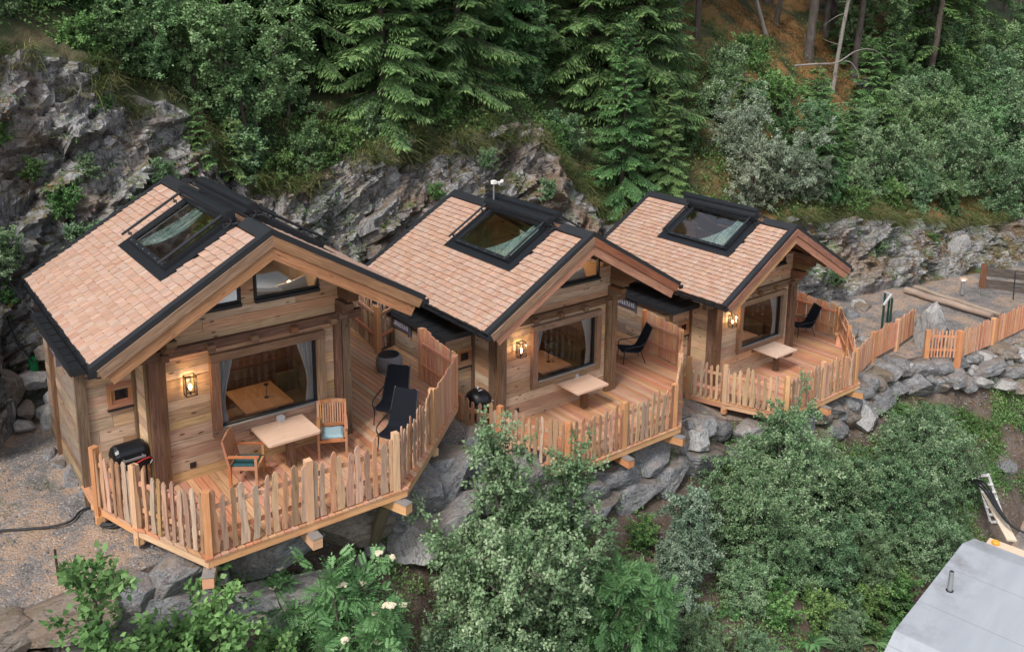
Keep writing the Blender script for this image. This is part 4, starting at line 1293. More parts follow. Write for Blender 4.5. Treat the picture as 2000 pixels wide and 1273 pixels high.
rockthing('mossy tan rock beside the path below the hanging cables', -3.0, 5.6, .3, (.62, .6, .7), (.3, .6, .2), 6)
pile = [(-2.1, 5.6, .55, .34), (-1.75, 5.9, 1.0, .33), (-1.3, 5.5, .45, .42), (-1.7, 5.3, .2, .3), (-2.35, 5.2, .0, .26), (-2.0, 5.0, -.05, .24), (-1.35, 5.1, .0, .36), (-1.75, 4.75, -.2, .5), (-2.5, 4.7, -.15, .22), (-1.25, 4.5, -.2, .3), (-2.2, 5.9, .5, .25)]
for i, (a, b, z, s) in enumerate(pile):
    rockthing('pale broken rock in the pile at the back of the gravel path', a, b, z, (s, s * .8, s * .72), (i * 1.3, i * .7, i * 2.1), (4, 6, 9, 4, 6)[i % 5], 'rock', 'rocks piled by the path')
for i, (a, b, s) in enumerate([(-1.9, 2.9, .2), (-1.75, 2.3, .26), (-1.85, 1.9, .18), (-1.7, 1.4, .2), (-1.95, 3.4, .22)]):
    rockthing('dark blue grey stone set along the foot of the annex wall', a - .28, b, -.42, (s, s * .9, s * .9), (i, i * .5, i * 2), i % 3, 'rock', 'stones along the annex foot')
rg = random.Random(33)
for i in range(60):
    a, b = rg.uniform(21, 34), rg.uniform(-6.5, -3.0)
    s = rg.uniform(.05, .2)
    rockthing('small loose stone on the bare slope at the right', a, b, ground_z(a, b), (s, s * .8, s * .6), (rg.uniform(0, 6), 0, rg.uniform(0, 6)), rg.randrange(10), 'rock', 'loose stones on the right slope')
rockthing('lone grey boulder embedded in the slope at the right, above the ladder', 25.8, -3.9, ground_z(25.8, -3.9) + .05, (.5, .4, .3), (0, .3, .5), 1)
for i in range(26):
    a, b = rg.uniform(19.8, 28), rg.uniform(.4, 3.4)
    s = rg.uniform(.14, .42)
    rockthing('broken grey rock lying behind the farthest deck', a, b, ground_z(a, b) + s * .1, (s, s * .8, s * .6), (rg.uniform(0, 6), 0, rg.uniform(0, 6)), rg.randrange(10), 'rock', 'broken rocks behind the farthest deck')
# outcrops on the forest slope at the right
rockthing('flat grey rock slab sticking out among the trunks at the upper right', 42.6, 13.0, 3.9, (1.4, .5, 1.1), (.4, -.3, .3), 2)
rockthing('pale rock standing out of the bank beside the torn stump', 37.4, 7.0, .7, (.5, .5, .7), (.1, .2, .3), 9)
rockthing('large pale boulder stuck in the earth bank at the right', 36.4, 3.75, -2.0, (.55, .5, .8), (.2, .2, .5), 4)
# ------------------------------------------------------------------ furniture and small things on the decks
def on_deck(k, u, v, z=0.0):
    c, s = math.cos(CAB[k][1]), math.sin(CAB[k][1])
    o = CAB[k][0]
    return (o[0] + c * u - s * v, o[1] + s * u + c * v, o[2] + z)
def deck_rot(k, deg): return CAB[k][1] + R(deg)
# fixed tables
def table(k, u, v, z, lab):
    t = thing('table', lab, 'table', on_deck(k, u, v), deck_rot(k, 0), 'single leg tables fixed to the decks')
    mb = MB(610 + k)
    hw, hd, c = .55, .47, .045
    pts = [(-hw + c, -hd), (hw - c, -hd), (hw, -hd + c), (hw, hd), (-hw, hd), (-hw, -hd + c)]
    if k:
        pts = [(-hw, -hd), (hw - .02, -hd), (hw, -hd + .02), (hw, hd), (-hw, hd)]
    mb.prism(pts, lambda x, y, d: Vector((x, y, d)), z - .045, z)
    mb.build('tabletop', M['paletop'], t, fix=True)
    mb = MB(620 + k); mb.box((-.01, -.1, 0), (.14, .05, z - .046), jit=.003); mb.build('leg', M['beam'], t)
    mb = MB(630 + k); mb.box((-hw, hd + .0, z - .16), (hw, hd + .06, z - .05)); mb.build('wall_rail', M['beam'], t)
    return t
table(0, 1.426, -.6, .79, 'pale wooden table between the two armchairs on the near deck')
table(1, 1.585, -.44, .72, 'pale wooden table with a grey cube on the middle deck')
table(2, 1.558, -.505, .76, 'pale wooden table standing bare on the farthest deck')
for k, u, v, z, lab in ((0, 1.50, -.17, .792, 'grey concrete candle cube on the table between the armchairs'), (1, 1.72, -.04, .722, 'grey concrete candle cube on the middle deck table')):
    mb = MB(640)
    mb.box((-.065, -.065, 0), (.065, .065, .1)); mb.lathe([(.04, .1), (.042, .108)], n=12)
    o = mb.build('candle_cube', M['concrete'])
    o.location = on_deck(k, u, v, z); o.rotation_euler.z = deck_rot(k, 8)
    tag(o, lab, 'candle holder', 'concrete candle cubes')
# wooden armchairs, facing +x
def armchair(k, u, v, deg, lab, cush, clab):
    t = thing('armchair', lab, 'chair', on_deck(k, u, v), deck_rot(k, deg), 'slatted wooden armchairs')
    for s in (-1, 1):
        mb = MB(650); mb.beam((.26, s * .28, 0), (.26, s * .28, .64), .05, .05, up=(1, 0, 0)); mb.build('leg', M['teak'], t)
        mb = MB(651); mb.beam((-.24, s * .28, 0), (-.25, s * .28, .45), .05, .05, up=(1, 0, 0)); mb.beam((-.25, s * .28, .45), (-.36, s * .28, .96), .05, .045, up=(1, 0, 0)); mb.build('leg', M['teak'], t)
        mb = MB(652); mb.box((-.32, s * .28 - .035, .64), (.32, s * .28 + .035, .67)); mb.build('armrest', M['teak'], t)
    mb = MB(653)
    mb.box((-.25, -.255, .36), (.28, -.22, .42)); mb.box((-.25, .22, .36), (.28, .255, .42)); mb.box((.23, -.255, .36), (.285, .255, .42)); mb.box((-.27, -.255, .36), (-.23, .255, .42))
    for i in range(7): mb.box((-.22 + i * .065, -.22, .405), (-.165 + i * .065, .22, .425))
    mb.build('seat', M['teak'], t)
    mb = MB(654)
    top = [(-.355, y, .965 + .035 * math.cos(y / .28 * 1.5)) for y in np.linspace(-.3, .3, 9)]
    for p, q in zip(top[:-1], top[1:]): mb.beam(p, q, .03, .075, up=(0, 0, 1))
    mb.beam((-.265, -.26, .5), (-.265, .26, .5), .03, .06)
    for i in range(10):
        y = -.225 + i * .05
        mb.beam((-.268, y, .5), (-.35, y, .96), .03, .014, up=(1, 0, 0))
    mb.build('backrest', M['teak'], t)
    mb = MB(655)
    nx = 10; gx = []
    for i in range(nx + 1):
        row = []
        for j in range(nx + 1):
            fx, fy = i / nx * 2 - 1, j / nx * 2 - 1
            e = (1 - fx ** 8) * (1 - fy ** 8)
            row.append(Vector((fx * .235, fy * .22, .02 + .035 * e ** .5 + .004 * math.sin(fx * 9 + fy * 5))))
        gx.append(row)
    for i in range(nx):
        for j in range(nx): mb.poly([gx[i][j], gx[i + 1][j], gx[i + 1][j + 1], gx[i][j + 1]], tint=.5)
    mb.box((-.235, -.22, 0), (.235, .22, .021))
    o = mb.build('seat_cushion', M[cush], smooth=False)
    p = on_deck(k, u, v, .427)
    o.location = p; o.rotation_euler.z = deck_rot(k, deg)
    tag(o, clab, 'cushion', 'cushions on the armchairs')
armchair(0, .55, -.70, -36, 'slatted wooden armchair with the dark teal cushion, left of the table', 'teal', 'dark teal cushion on the left armchair')
armchair(0, 2.42, -.62, -115, 'slatted wooden armchair with the pale blue cushion, right of the table', 'blue', 'pale blue cushion on the right armchair')
# black lounge chairs, facing +x
def lounge(k, u, v, deg, lab, mesh=True):
    t = thing('lounge_chair', lab, 'chair', on_deck(k, u, v), deck_rot(k, deg), 'black high backed lounge chairs')
    prof = [(.36, .36), (.30, .375), (.10, .345), (-.10, .325), (-.2, .345), (-.27, .43), (-.36, .62), (-.46, .84), (-.55, 1.05), (-.57, 1.08)]
    mb = MB(670)
    n = 8; rows = []
    for i, (x, z) in enumerate(prof):
        w = .29 if i < 5 else .29 - (i - 5) * .012
        if i == len(prof) - 1: w -= .05
        if i == 0: w -= .04
        rows.append([Vector((x - .0, w * (j / n * 2 - 1), z + .03 * abs(j / n * 2 - 1) ** 2.5 * (1 if i < 6 else .3))) for j in range(n + 1)])
    for dz in (0, -.018):
        for i in range(len(rows) - 1):
            for j in range(n):
                q = [rows[i][j], rows[i][j + 1], rows[i + 1][j + 1], rows[i + 1][j]]
                off = Vector((-.012 if dz else 0, 0, dz))
                mb.poly([p + off for p in (q if dz == 0 else q[::-1])], tint=.5)
    mb.build('seat_shell', M['blackfab'], t, smooth=True)
    mb = MB(671)
    for s in (-1, 1):
        mb.tube([Vector((x, s * (.3 if i < 5 else .3 - (i - 5) * .012), z + .02)) for i, (x, z) in enumerate(prof)], .013, 6)
    mb.build('frame', M['metal'], t)
    for s in (-1, 1):
        mb = MB(672); mb.tube([(.30, s * .29, .36), (.33, s * .31, .0)], [.016, .012], 8); mb.build('leg', M['metal'], t)
        mb = MB(673); mb.tube([(-.22, s * .28, .36), (-.36, s * .30, .0)], [.016, .012], 8); mb.build('leg', M['metal'], t)
        mb = MB(674); mb.tube([(.29, s * .30, .37), (.31, s * .34, .47), (.24, s * .355, .53), (.05, s * .355, .55), (-.2, s * .34, .57), (-.36, s * .29, .64)], .015, 8); mb.build('armrest', M['metal'], t)
    return t
lounge(0, 3.62, -1.22, 218, 'black lounge chair nearest the front fence of the near deck')
lounge(0, 4.15, -.05, 222, 'black lounge chair standing next to the wicker pouf')
lounge(1, 5.0, 1.13, 153, 'black lounge chair in the open on the middle deck')
lounge(1, 4.55, 2.75, 160, 'black lounge chair half hidden behind a post of the middle cabin')
lounge(2, 5.12, .88, 153, 'black lounge chair in front of the tall board screen')
# wicker pouf
t = thing('pouf', 'round grey wicker pouf with a dark lid on the near deck', 'pouf', on_deck(0, 5.47, 2.42), 0)
mb = MB(680)
prof = [(.26, .0), (.30, .05), (.335, .16), (.335, .26), (.31, .36), (.27, .42)]
nn = 46; rows = []
for i in range(24):
    f = i / 23 * 5; k = min(4, int(f)); g = f - k
    r = prof[k][0] + (prof[k + 1][0] - prof[k][0]) * g; z = prof[k][1] + (prof[k + 1][1] - prof[k][1]) * g
    rows.append([Vector(((r + (.008 if (i + j) % 2 else -.006)) * math.cos(2 * math.pi * j / nn), (r + (.008 if (i + j) % 2 else -.006)) * math.sin(2 * math.pi * j / nn), z)) for j in range(nn)])
for i in range(23):
    for j in range(nn): mb.poly([rows[i][j], rows[i][(j + 1) % nn], rows[i + 1][(j + 1) % nn], rows[i + 1][j]])
mb.build('wicker_body', M['wicker'], t)
mb = MB(681); mb.lathe([(.25, .40), (.262, .425), (.25, .44), (.05, .442)], n=32); mb.build('lid', M['metal'], t, smooth=False)
# barbecues
t = thing('barbecue', 'black gas barbecue with a red hose, beside the small window of the near cabin', 'barbecue', on_deck(0, -1.36, .32), deck_rot(0, 4), 'black barbecues')
t.scale = (.88, .88, .9)
mb = MB(690)
n = 10; rows = []
for i in range(n + 1):
    a = math.pi * (.02 + .96 * i / n)
    rows.append((-.26 * math.cos(a), .78 + .30 * math.sin(a) ** .8))
sec = [(-.36, .55), (-.33, .86), (-.26, 1.0), (.26, 1.0), (.33, .86), (.36, .55)]
g = []
for x, s in sec: g.append([Vector((x, y * (.6 + .4 * s), .78 + (z - .78) * s)) for y, z in rows])
for i in range(len(g) - 1):
    for j in range(n): mb.poly([g[i][j], g[i + 1][j], g[i + 1][j + 1], g[i][j + 1]], tint=.5)
mb.poly(g[0][::-1], tint=.5); mb.poly(g[-1], tint=.5)
mb.build('lid', M['enamel'], t, smooth=True)
mb = MB(691); mb.box((-.34, -.27, .58), (.34, .24, .775)); mb.box((-.36, -.32, .70), (.36, -.272, .775)); mb.build('firebox', M['metal'], t)
mb = MB(692); mb.beam((-.24, -.36, .84), (.24, -.36, .84), .035, .04); mb.beam((-.2, -.36, .84), (-.2, -.25, .84), .02, .02); mb.beam((.2, -.36, .84), (.2, -.25, .84), .02, .02); mb.build('handle', M['zinc'], t)
for x in (-.28, .28):
    for y in (-.2, .18): mb = MB(693); mb.beam((x, y, 0), (x, y, .58), .035, .035, up=(1, 0, 0)); mb.build('leg', M['metal'], t)
mb = MB(694); mb.tube([(.0, -.40, .74), (.15, -.42, .80), (.3, -.40, .80), (.42, -.36, .70), (.46, -.30, .5)], .014, 6); mb.build('gas_hose', M['red'], t)
mb = MB(695); mb.lathe([(.02, 0), (.06, .02), (.065, .06), (.04, .09)], (.47, -.36, .72), 10)
for q in range(6): mb.tube([(.30 + .03 * q, -.42 + .02 * (q % 3), .66 + .02 * q), (.36 + .02 * q, -.38, .72), (.45, -.36 + .015 * q, .74)], .006, 5)
mb.build('regulator', M['alu'], t)
mb = MB(696); mb.lathe([(.03, 0), (.032, .012)], (-.27, -.02, 1.045), 10); mb.build('thermometer', M['alu'], t)
t = thing('barbecue', 'black kettle barbecue in the corner of the middle deck', 'barbecue', on_deck(1, -1.36, .22), deck_rot(1, 0), 'black barbecues')
mb = MB(697); mb.lathe([(.34, .78), (.335, .84), (.29, .96), (.2, 1.05), (.09, 1.09), (.01, 1.095)], n=28); mb.build('lid', M['enamel'], t, smooth=True)
mb = MB(698); mb.lathe([(.1, .5), (.24, .58), (.32, .7), (.335, .775)], n=28); mb.build('bowl', M['enamel'], t, smooth=True)
mb = MB(699); mb.lathe([(.015, 1.09), (.02, 1.13), (.035, 1.14), (.03, 1.155)], n=10); mb.beam((-.06, -.1, 1.1), (.06, -.1, 1.1), .02, .02); mb.build('handle', M['alu'], t)
for q in range(3):
    a = q * 2.1 + .5
    mb = MB(700); mb.tube([(.2 * math.cos(a), .2 * math.sin(a), .6), (.32 * math.cos(a), .32 * math.sin(a), 0)], .016, 6); mb.build('leg', M['alu'], t)
mb = MB(701); mb.box((.3, -.2, .74), (.62, .2, .77)); mb.build('side_shelf', M['alu'], t)
mb = MB(702); mb.tube([(.42, -.2, .77), (.48, -.24, .86), (.56, -.2, .84), (.56, -.1, .79)], .012, 6); mb.build('tong_handle', M['red'], t)
# weather mast on the middle cabin
t = thing('weather_sensor', 'white weather sensor on a thin mast behind the middle cabin ridge', 'sensor', on_deck(1, 1.014, 2.8, 5.1), deck_rot(1, 0))
mb = MB(705); mb.tube([(0, 0, -.1), (0, 0, .62)], .022, 8); mb.build('mast', M['zinc'], t)
mb = MB(706); mb.box((-.06, -.06, .56), (.06, .06, .66)); mb.box((.08, -.03, .56), (.30, .03, .61)); mb.lathe([(.04, .6), (.05, .66), (.01, .68)], (.29, 0, -.03), 10); mb.lathe([(.035, .52), (.04, .6)], (.18, 0, 0), 8); mb.build('sensor_head', M['white'], t)

# ------------------------------------------------------------------ things round the path and terrace
def soft(pts, n=6):
    pts = [Vector(p) for p in pts]; res = []
    for i in range(len(pts) - 1):
        p0 = pts[max(i - 1, 0)]; p1 = pts[i]; p2 = pts[i + 1]; p3 = pts[min(i + 2, len(pts) - 1)]
        for k in range(n):
            t = k / n
            res.append(.5 * ((2 * p1) + (p2 - p0) * t + (2 * p0 - 5 * p1 + 4 * p2 - p3) * t * t + (3 * p1 - p0 - 3 * p2 + p3) * t ** 3))
    res.append(pts[-1]); return res
mb = MB(710); mb.tube(soft([W(a, b, ground_z(a, b) + .05) for a, b in ((-4.4, 1.05), (-3.6, .95), (-3.2, .75), (-2.8, .55), (-2.45, .5), (-2.2, .75), (-1.9, .75))]), .022, 7)
tag(mb.build('cable', M['rubber']), 'thin black hose lying across the gravel path to the deck', 'hose')
mb = MB(711)
c = W(-1.75, .1, -.40)
pts = []
for i in range(90):
    a = i / 90 * 5 * 2 * math.pi
    pts.append(c + Vector((math.cos(a) * (.34 + .02 * math.sin(i)), math.sin(a) * (.3 + .02 * math.cos(i * 1.3)), .02 + .012 * i / 15)))
mb.tube(pts, .02, 6)
tag(mb.build('coiled_hose', M['rubber']), 'coil of black hose under the left edge of the near deck', 'hose')
mb = MB(712); mb.tube([W(-2.95, -1.05, -.9), W(-2.97, -1.05, -.45), W(-2.98, -1.04, .05)], .022, 7)
tag(mb.build('iron_stake', M['rust']), 'rusty iron stake standing at the edge of the gravel path', 'stake')
t = thing('drain_pipe', 'green plastic drain pipe with a cap among the rocks behind the near cabin', 'pipe', W(-2.0, 6.0, .55))
mb = MB(713); mb.lathe([(.1, -.3), (.1, .3), (.1, .31)], n=16); mb.build('pipe', M['green'], t, smooth=False)
mb = MB(714); mb.lathe([(.118, .31), (.118, .37), (.02, .385)], n=16); mb.build('cap', M['green'], t)
for i, (lab, pts) in enumerate((('black cable hanging down the cliff beside the green pipe', [(-2.7, 7.4, 4.2), (-2.55, 6.6, 3.0), (-2.35, 6.1, 1.6), (-2.05, 5.8, .9)]),
                                ('dark cable running from the cliff to the near cabin annex', [(-2.5, 6.7, 3.2), (-1.9, 6.1, 2.0), (-1.4, 5.2, 1.5), (-1.2, 4.5, 1.5)]),
                                ('dark cable looping over the rocks behind the near cabin', [(-2.6, 6.2, .9), (-2.0, 5.9, 1.3), (-1.6, 5.4, 1.0), (-1.2, 4.6, 1.2)]))):
    mb = MB(715 + i); mb.tube(soft([W(*p) for p in pts]), .02, 6); tag(mb.build('cable', M['rubber']), lab, 'cable')
for i, (lab, p, q, r) in enumerate((('thicker grey log lying on the terrace behind the slatted fence', (30.6, 2.9, -2.83), (30.5, -.8, -2.87), .145), ('thinner grey log lying behind the thicker one on the terrace', (31.5, 3.0, -2.9), (31.0, -.9, -2.9), .095))):
    mb = MB(720 + i); P, Q = W(*p), W(*q)
    mb.tube([P + (Q - P) * k / 8 + Vector((.02 * math.sin(k * 2), .02 * math.cos(k), .012 * math.sin(k * 1.7))) for k in range(9)], [r * (1 - .02 * k) for k in range(9)], 14)
    tag(mb.build('log', M['oldlog']), lab, 'log', 'logs lying on the terrace')
t = thing('path_light', 'short post light with a lit warm top behind the logs', 'lamp', W(32.6, 1.5, -3.02))
mb = MB(724); mb.lathe([(.07, 0), (.07, .62)], n=14); mb.build('post', M['zinc'], t)
mb = MB(725); mb.lathe([(.15, .66), (.15, .70), (.02, .71)], n=16); mb.build('cap', M['paletop'], t)
mb = MB(726); mb.lathe([(.06, .62), (.06, .66)], n=14); b = mb.build('light_ring', M['lampglow'], t)
t = thing('steel_railing', 'dark green steel railing with pale handrails behind the farthest deck', 'railing', W(26.3, 1.25, -2.95), YAW)
for i, (x, y) in enumerate(((-.55, -.25), (.42, .0), (.48, .15), (.75, .5))):
    mb = MB(730 + i); mb.beam((x, y, -.1), (x, y, 1.0), .06, .06, up=(1, 0, 0)); mb.build('post', M['dkgreen'], t)
for i, (p, q) in enumerate((((-.6, -.28, 1.02), (.45, .08, 1.10)), ((.45, .08, 1.10), (.78, .52, 1.02)))):
    mb = MB(735 + i); mb.beam(p, q, .08, .06); mb.build('handrail', M['alu'], t)
mb = MB(738); mb.beam((-.55, -.25, .12), (.75, .5, .12), .04, .06); mb.build('lower_rail', M['dkgreen'], t)
t = thing('timber_trough', 'short sloping larch boarded hatch at the corner of the farthest deck', 'hatch', W(22.2, .35, -2.9), YAW + .5)
mb = MB(740)
for i in range(4): mb.beam((-.5, -.3 + i * .15, -.1), (.5, -.3 + i * .15, .55), .14, .03)
mb.build('boards', M['board'], t)
mb = MB(741); mb.beam((.45, -.36, .6), (.45, .3, .6), .12, .06); mb.build('end_rail', M['post'], t)
t = thing('plank_wall', 'dark grey plank wall between posts at the right edge of the terrace', 'wall', W(35.2, .6, -3.2), YAW - 1.05)
for x in (-1.2, 1.0):
    mb = MB(745); mb.box((x - .12, -.1, -.4), (x + .12, .1, 1.15), jit=.01); mb.build('post', M['beam'], t)
mb = MB(746)
mb.box((-1.08, -.05, .05), (3.2, .05, .45), jit=.01); mb.box((-1.08, -.05, .62), (3.2, .05, 1.0), jit=.01)
mb.build('planks', M['bark'], t)
t = thing('steel_rack', 'thin dark steel rack leaning against the grey plank wall', 'rack', W(34.4, .25, -3.15), YAW - 1.05)
mb = MB(748)
for x in (0, .5): mb.tube([(x, -.5, 0), (x, -.15, 1.1), (x + .02, -.1, 1.18)], .025, 6)
mb.tube([(0, -.3, .6), (.5, -.3, .6)], .02, 6); mb.tube([(0, -.15, 1.1), (.5, -.15, 1.1)], .02, 6)
mb.build('frame', M['metal'], t)
# ------------------------------------------------------------------ flat roofed building below
t = thing('roof_building', 'low building at the lower right with a big smooth grey roof and a vent pipe', 'building', W(14.95, -7.2, -4.5), YAW + R(10.3))
mb = MB(750)
A = [(-2.35, -.05), (2.25, -.05)]
D = -8.0
mb.poly([(-2.35, 0, 0), (-2.35, D, 0), (2.25, D, 0), (2.25, 0, 0)])
mb.poly([(-3.35, 0, -.42), (-3.35, D, -.42), (-2.35, D, 0), (-2.35, 0, 0)])
mb.poly([(2.25, 0, 0), (2.25, D, 0), (2.95, D, -.14), (2.95, -.1, -.14)])
mb.poly([(-3.35, 0, -.42), (-2.35, 0, 0), (-2.35, 0, -.12), (-3.35, 0, -.54)])
mb.poly([(-2.35, 0, 0), (2.25, 0, 0), (2.25, 0, -.12), (-2.35, 0, -.12)])
mb.poly([(2.25, 0, 0), (2.95, -.1, -.14), (2.95, -.1, -.26), (2.25, 0, -.12)])
mb.poly([(2.95, -.1, -.14), (2.95, D, -.14), (2.95, D, -.26), (2.95, -.1, -.26)])
mb.poly([(-3.35, D, -.42), (-3.35, 0, -.42), (-3.35, 0, -.54), (-3.35, D, -.54)])
mb.build('roof', M['membrane'], t, fix=True)
mb = MB(751); mb.box((-3.1, D, -4.6), (2.8, -.25, -.27)); mb.build('wall', M['wall_grey'], t)
mb = MB(752); mb.lathe([(.055, -.02), (.055, .5), (.06, .5), (.06, .52)], (-.02, -.42, 0), 16); vp = mb.build('vent_pipe', M['zinc'], t)
mb = MB(753); mb.lathe([(.085, .0), (.09, .012), (.06, .02)], (-.02, -.42, 0), 16); mb.build('collar', M['metal'], vp)
mb = MB(754); mb.lathe([(.045, .521), (.02, .523)], (-.02, -.42, 0), 12); mb.build('pipe_mouth', M['metal'], vp)
mb = MB(756); mb.box((3.0, -7.5, -.30), (3.42, -.35, -.22)); o = mb.build('timber_ledge', M['cream'], t); 
mb = MB(757); mb.lathe([(.02, 0), (.08, .0), (.095, .02), (.095, .07), (.08, .09), (.025, .09)], n=16)
o = mb.build('tape_measure', M['yellow']); o.location = t.matrix_basis @ Vector((3.2, -.55, -.218)); tag(o, 'yellow round tape reel lying on the pale timber ledge by the grey roof', 'tape measure')
P, Q = W(22.3, -5.0, -5.7), W(20.7, -6.55, -5.9)
mb = MB(758); mb.beam(P, Q, .28, .05); tag(mb.build('plank', M['cream']), 'pale plank lying beside the grey roof under the black hoses', 'plank')
for i in range(3):
    mb = MB(760 + i)
    mb.tube(soft([W(22.6 - .1 * i, -4.4 + .1 * i, -5.6), W(22.2 - .15 * i, -5.0, -5.35), W(21.4 - .1 * i, -5.9, -5.6 + .05 * i), W(20.9, -6.6, -5.6), W(21.5, -7.6, -5.75), W(22.5, -9.0 - .3 * i, -6.0)]), .035, 7)
    tag(mb.build('hose', M['rubber']), 'thick black hose curving over the pale plank near the ladder', 'hose', 'black hoses by the grey roof')
t = thing('ladder', 'aluminium step ladder leaning on the bank at the lower right', 'ladder', W(23.6, -4.95, -7.35))
up = (W(22.85, -4.55, -5.4) - W(23.6, -4.95, -7.35))
side = Vector((EU.x, EU.y, 0)) * .16 + Vector((EV.x, EV.y, 0)) * -.1
side = side.normalized() * .25
for s in (-1, 1):
    mb = MB(770); mb.beam(side * s, up * 1.0 + side * s * .75, .035, .08); mb.build('stile', M['alu'], t)
for k in range(6):
    f = .1 + .14 * k
    mb = MB(771); mb.beam(up * f - side * .95, up * f + side * .95, .1, .03); mb.build('step', M['alu'], t)
mb = MB(772); mb.beam(up * .97 - side * .75, up * .97 + side * .75, .12, .05); mb.build('top_cap', M['alu'], t)
# ------------------------------------------------------------------ vegetation
def unit(v): return v / np.maximum(1e-9, np.linalg.norm(v, axis=-1, keepdims=True))
def leaf_quads(P, D, N, L, Wd):
    """rhombic leaves: base P, direction D, normal N; slightly folded by skewing the two side points"""
    S = unit(np.cross(D, N)); N2 = np.cross(S, D)
    L = np.asarray(L)[:, None]; Wd = np.asarray(Wd)[:, None]
    a = P; b = P + D * L * .45 + S * Wd * .5 + N2 * Wd * .12; c = P + D * L; d = P + D * L * .45 - S * Wd * .5 + N2 * Wd * .12
    V = np.stack([a, b, c, d], 1).reshape(-1, 3)
    F = np.arange(len(V)).reshape(-1, 4)
    return V, F
def tubes_np(segs, n=5):
    """segs: list of (points array, radii) -> V, F"""
    Vs, Fs, o = [], [], 0
    for P, r in segs:
        P = np.asarray(P); r = np.asarray(r)
        T = unit(np.gradient(P, axis=0)); ref = np.array([.3, .2, 1.]) if abs(T[0][2]) < .8 else np.array([1., .1, 0])
        X = unit(np.cross(T, ref)); Y = np.cross(T, X)
        a = np.arange(n) * 2 * np.pi / n
        ring = P[:, None] + (X[:, None] * np.cos(a)[None, :, None] + Y[:, None] * np.sin(a)[None, :, None]) * r[:, None, None]
        m = len(P)
        idx = np.arange(m * n).reshape(m, n) + o
        F = np.stack([idx[:-1], np.roll(idx[:-1], -1, 1), np.roll(idx[1:], -1, 1), idx[1:]], -1).reshape(-1, 4)
        Vs.append(ring.reshape(-1, 3)); Fs.append(F); o += m * n
    return np.concatenate(Vs), np.concatenate(Fs)
def bark_mesh(name, segs, mat='bark', n=6):
    V, F = tubes_np(segs, n)
    me = np_mesh(name, V, F)
    uv = me.uv_layers.new(name='UVMap')
    li = F.ravel()
    co = V[li]
    ang = np.tile(np.arange(4), len(F))
    uv.data.foreach_set('uv', np.stack([co[:, 2], (li % n) * .07], 1).astype(np.float32).ravel())
    me.polygons.foreach_set('use_smooth', np.ones(len(F), dtype=bool))
    me.materials.append(M[mat])
    return me
def curve(p, d, L, n, rg, bend=.25, up=0.0):
    pts = [np.array(p, float)]; d = unit(np.array(d, float)); s = L / n
    for _ in range(n):
        d = unit(d + rg.normal(0, bend, 3) * .5 + np.array([0, 0, up]) * .3)
        pts.append(pts[-1] + d * s)
    return np.array(pts)
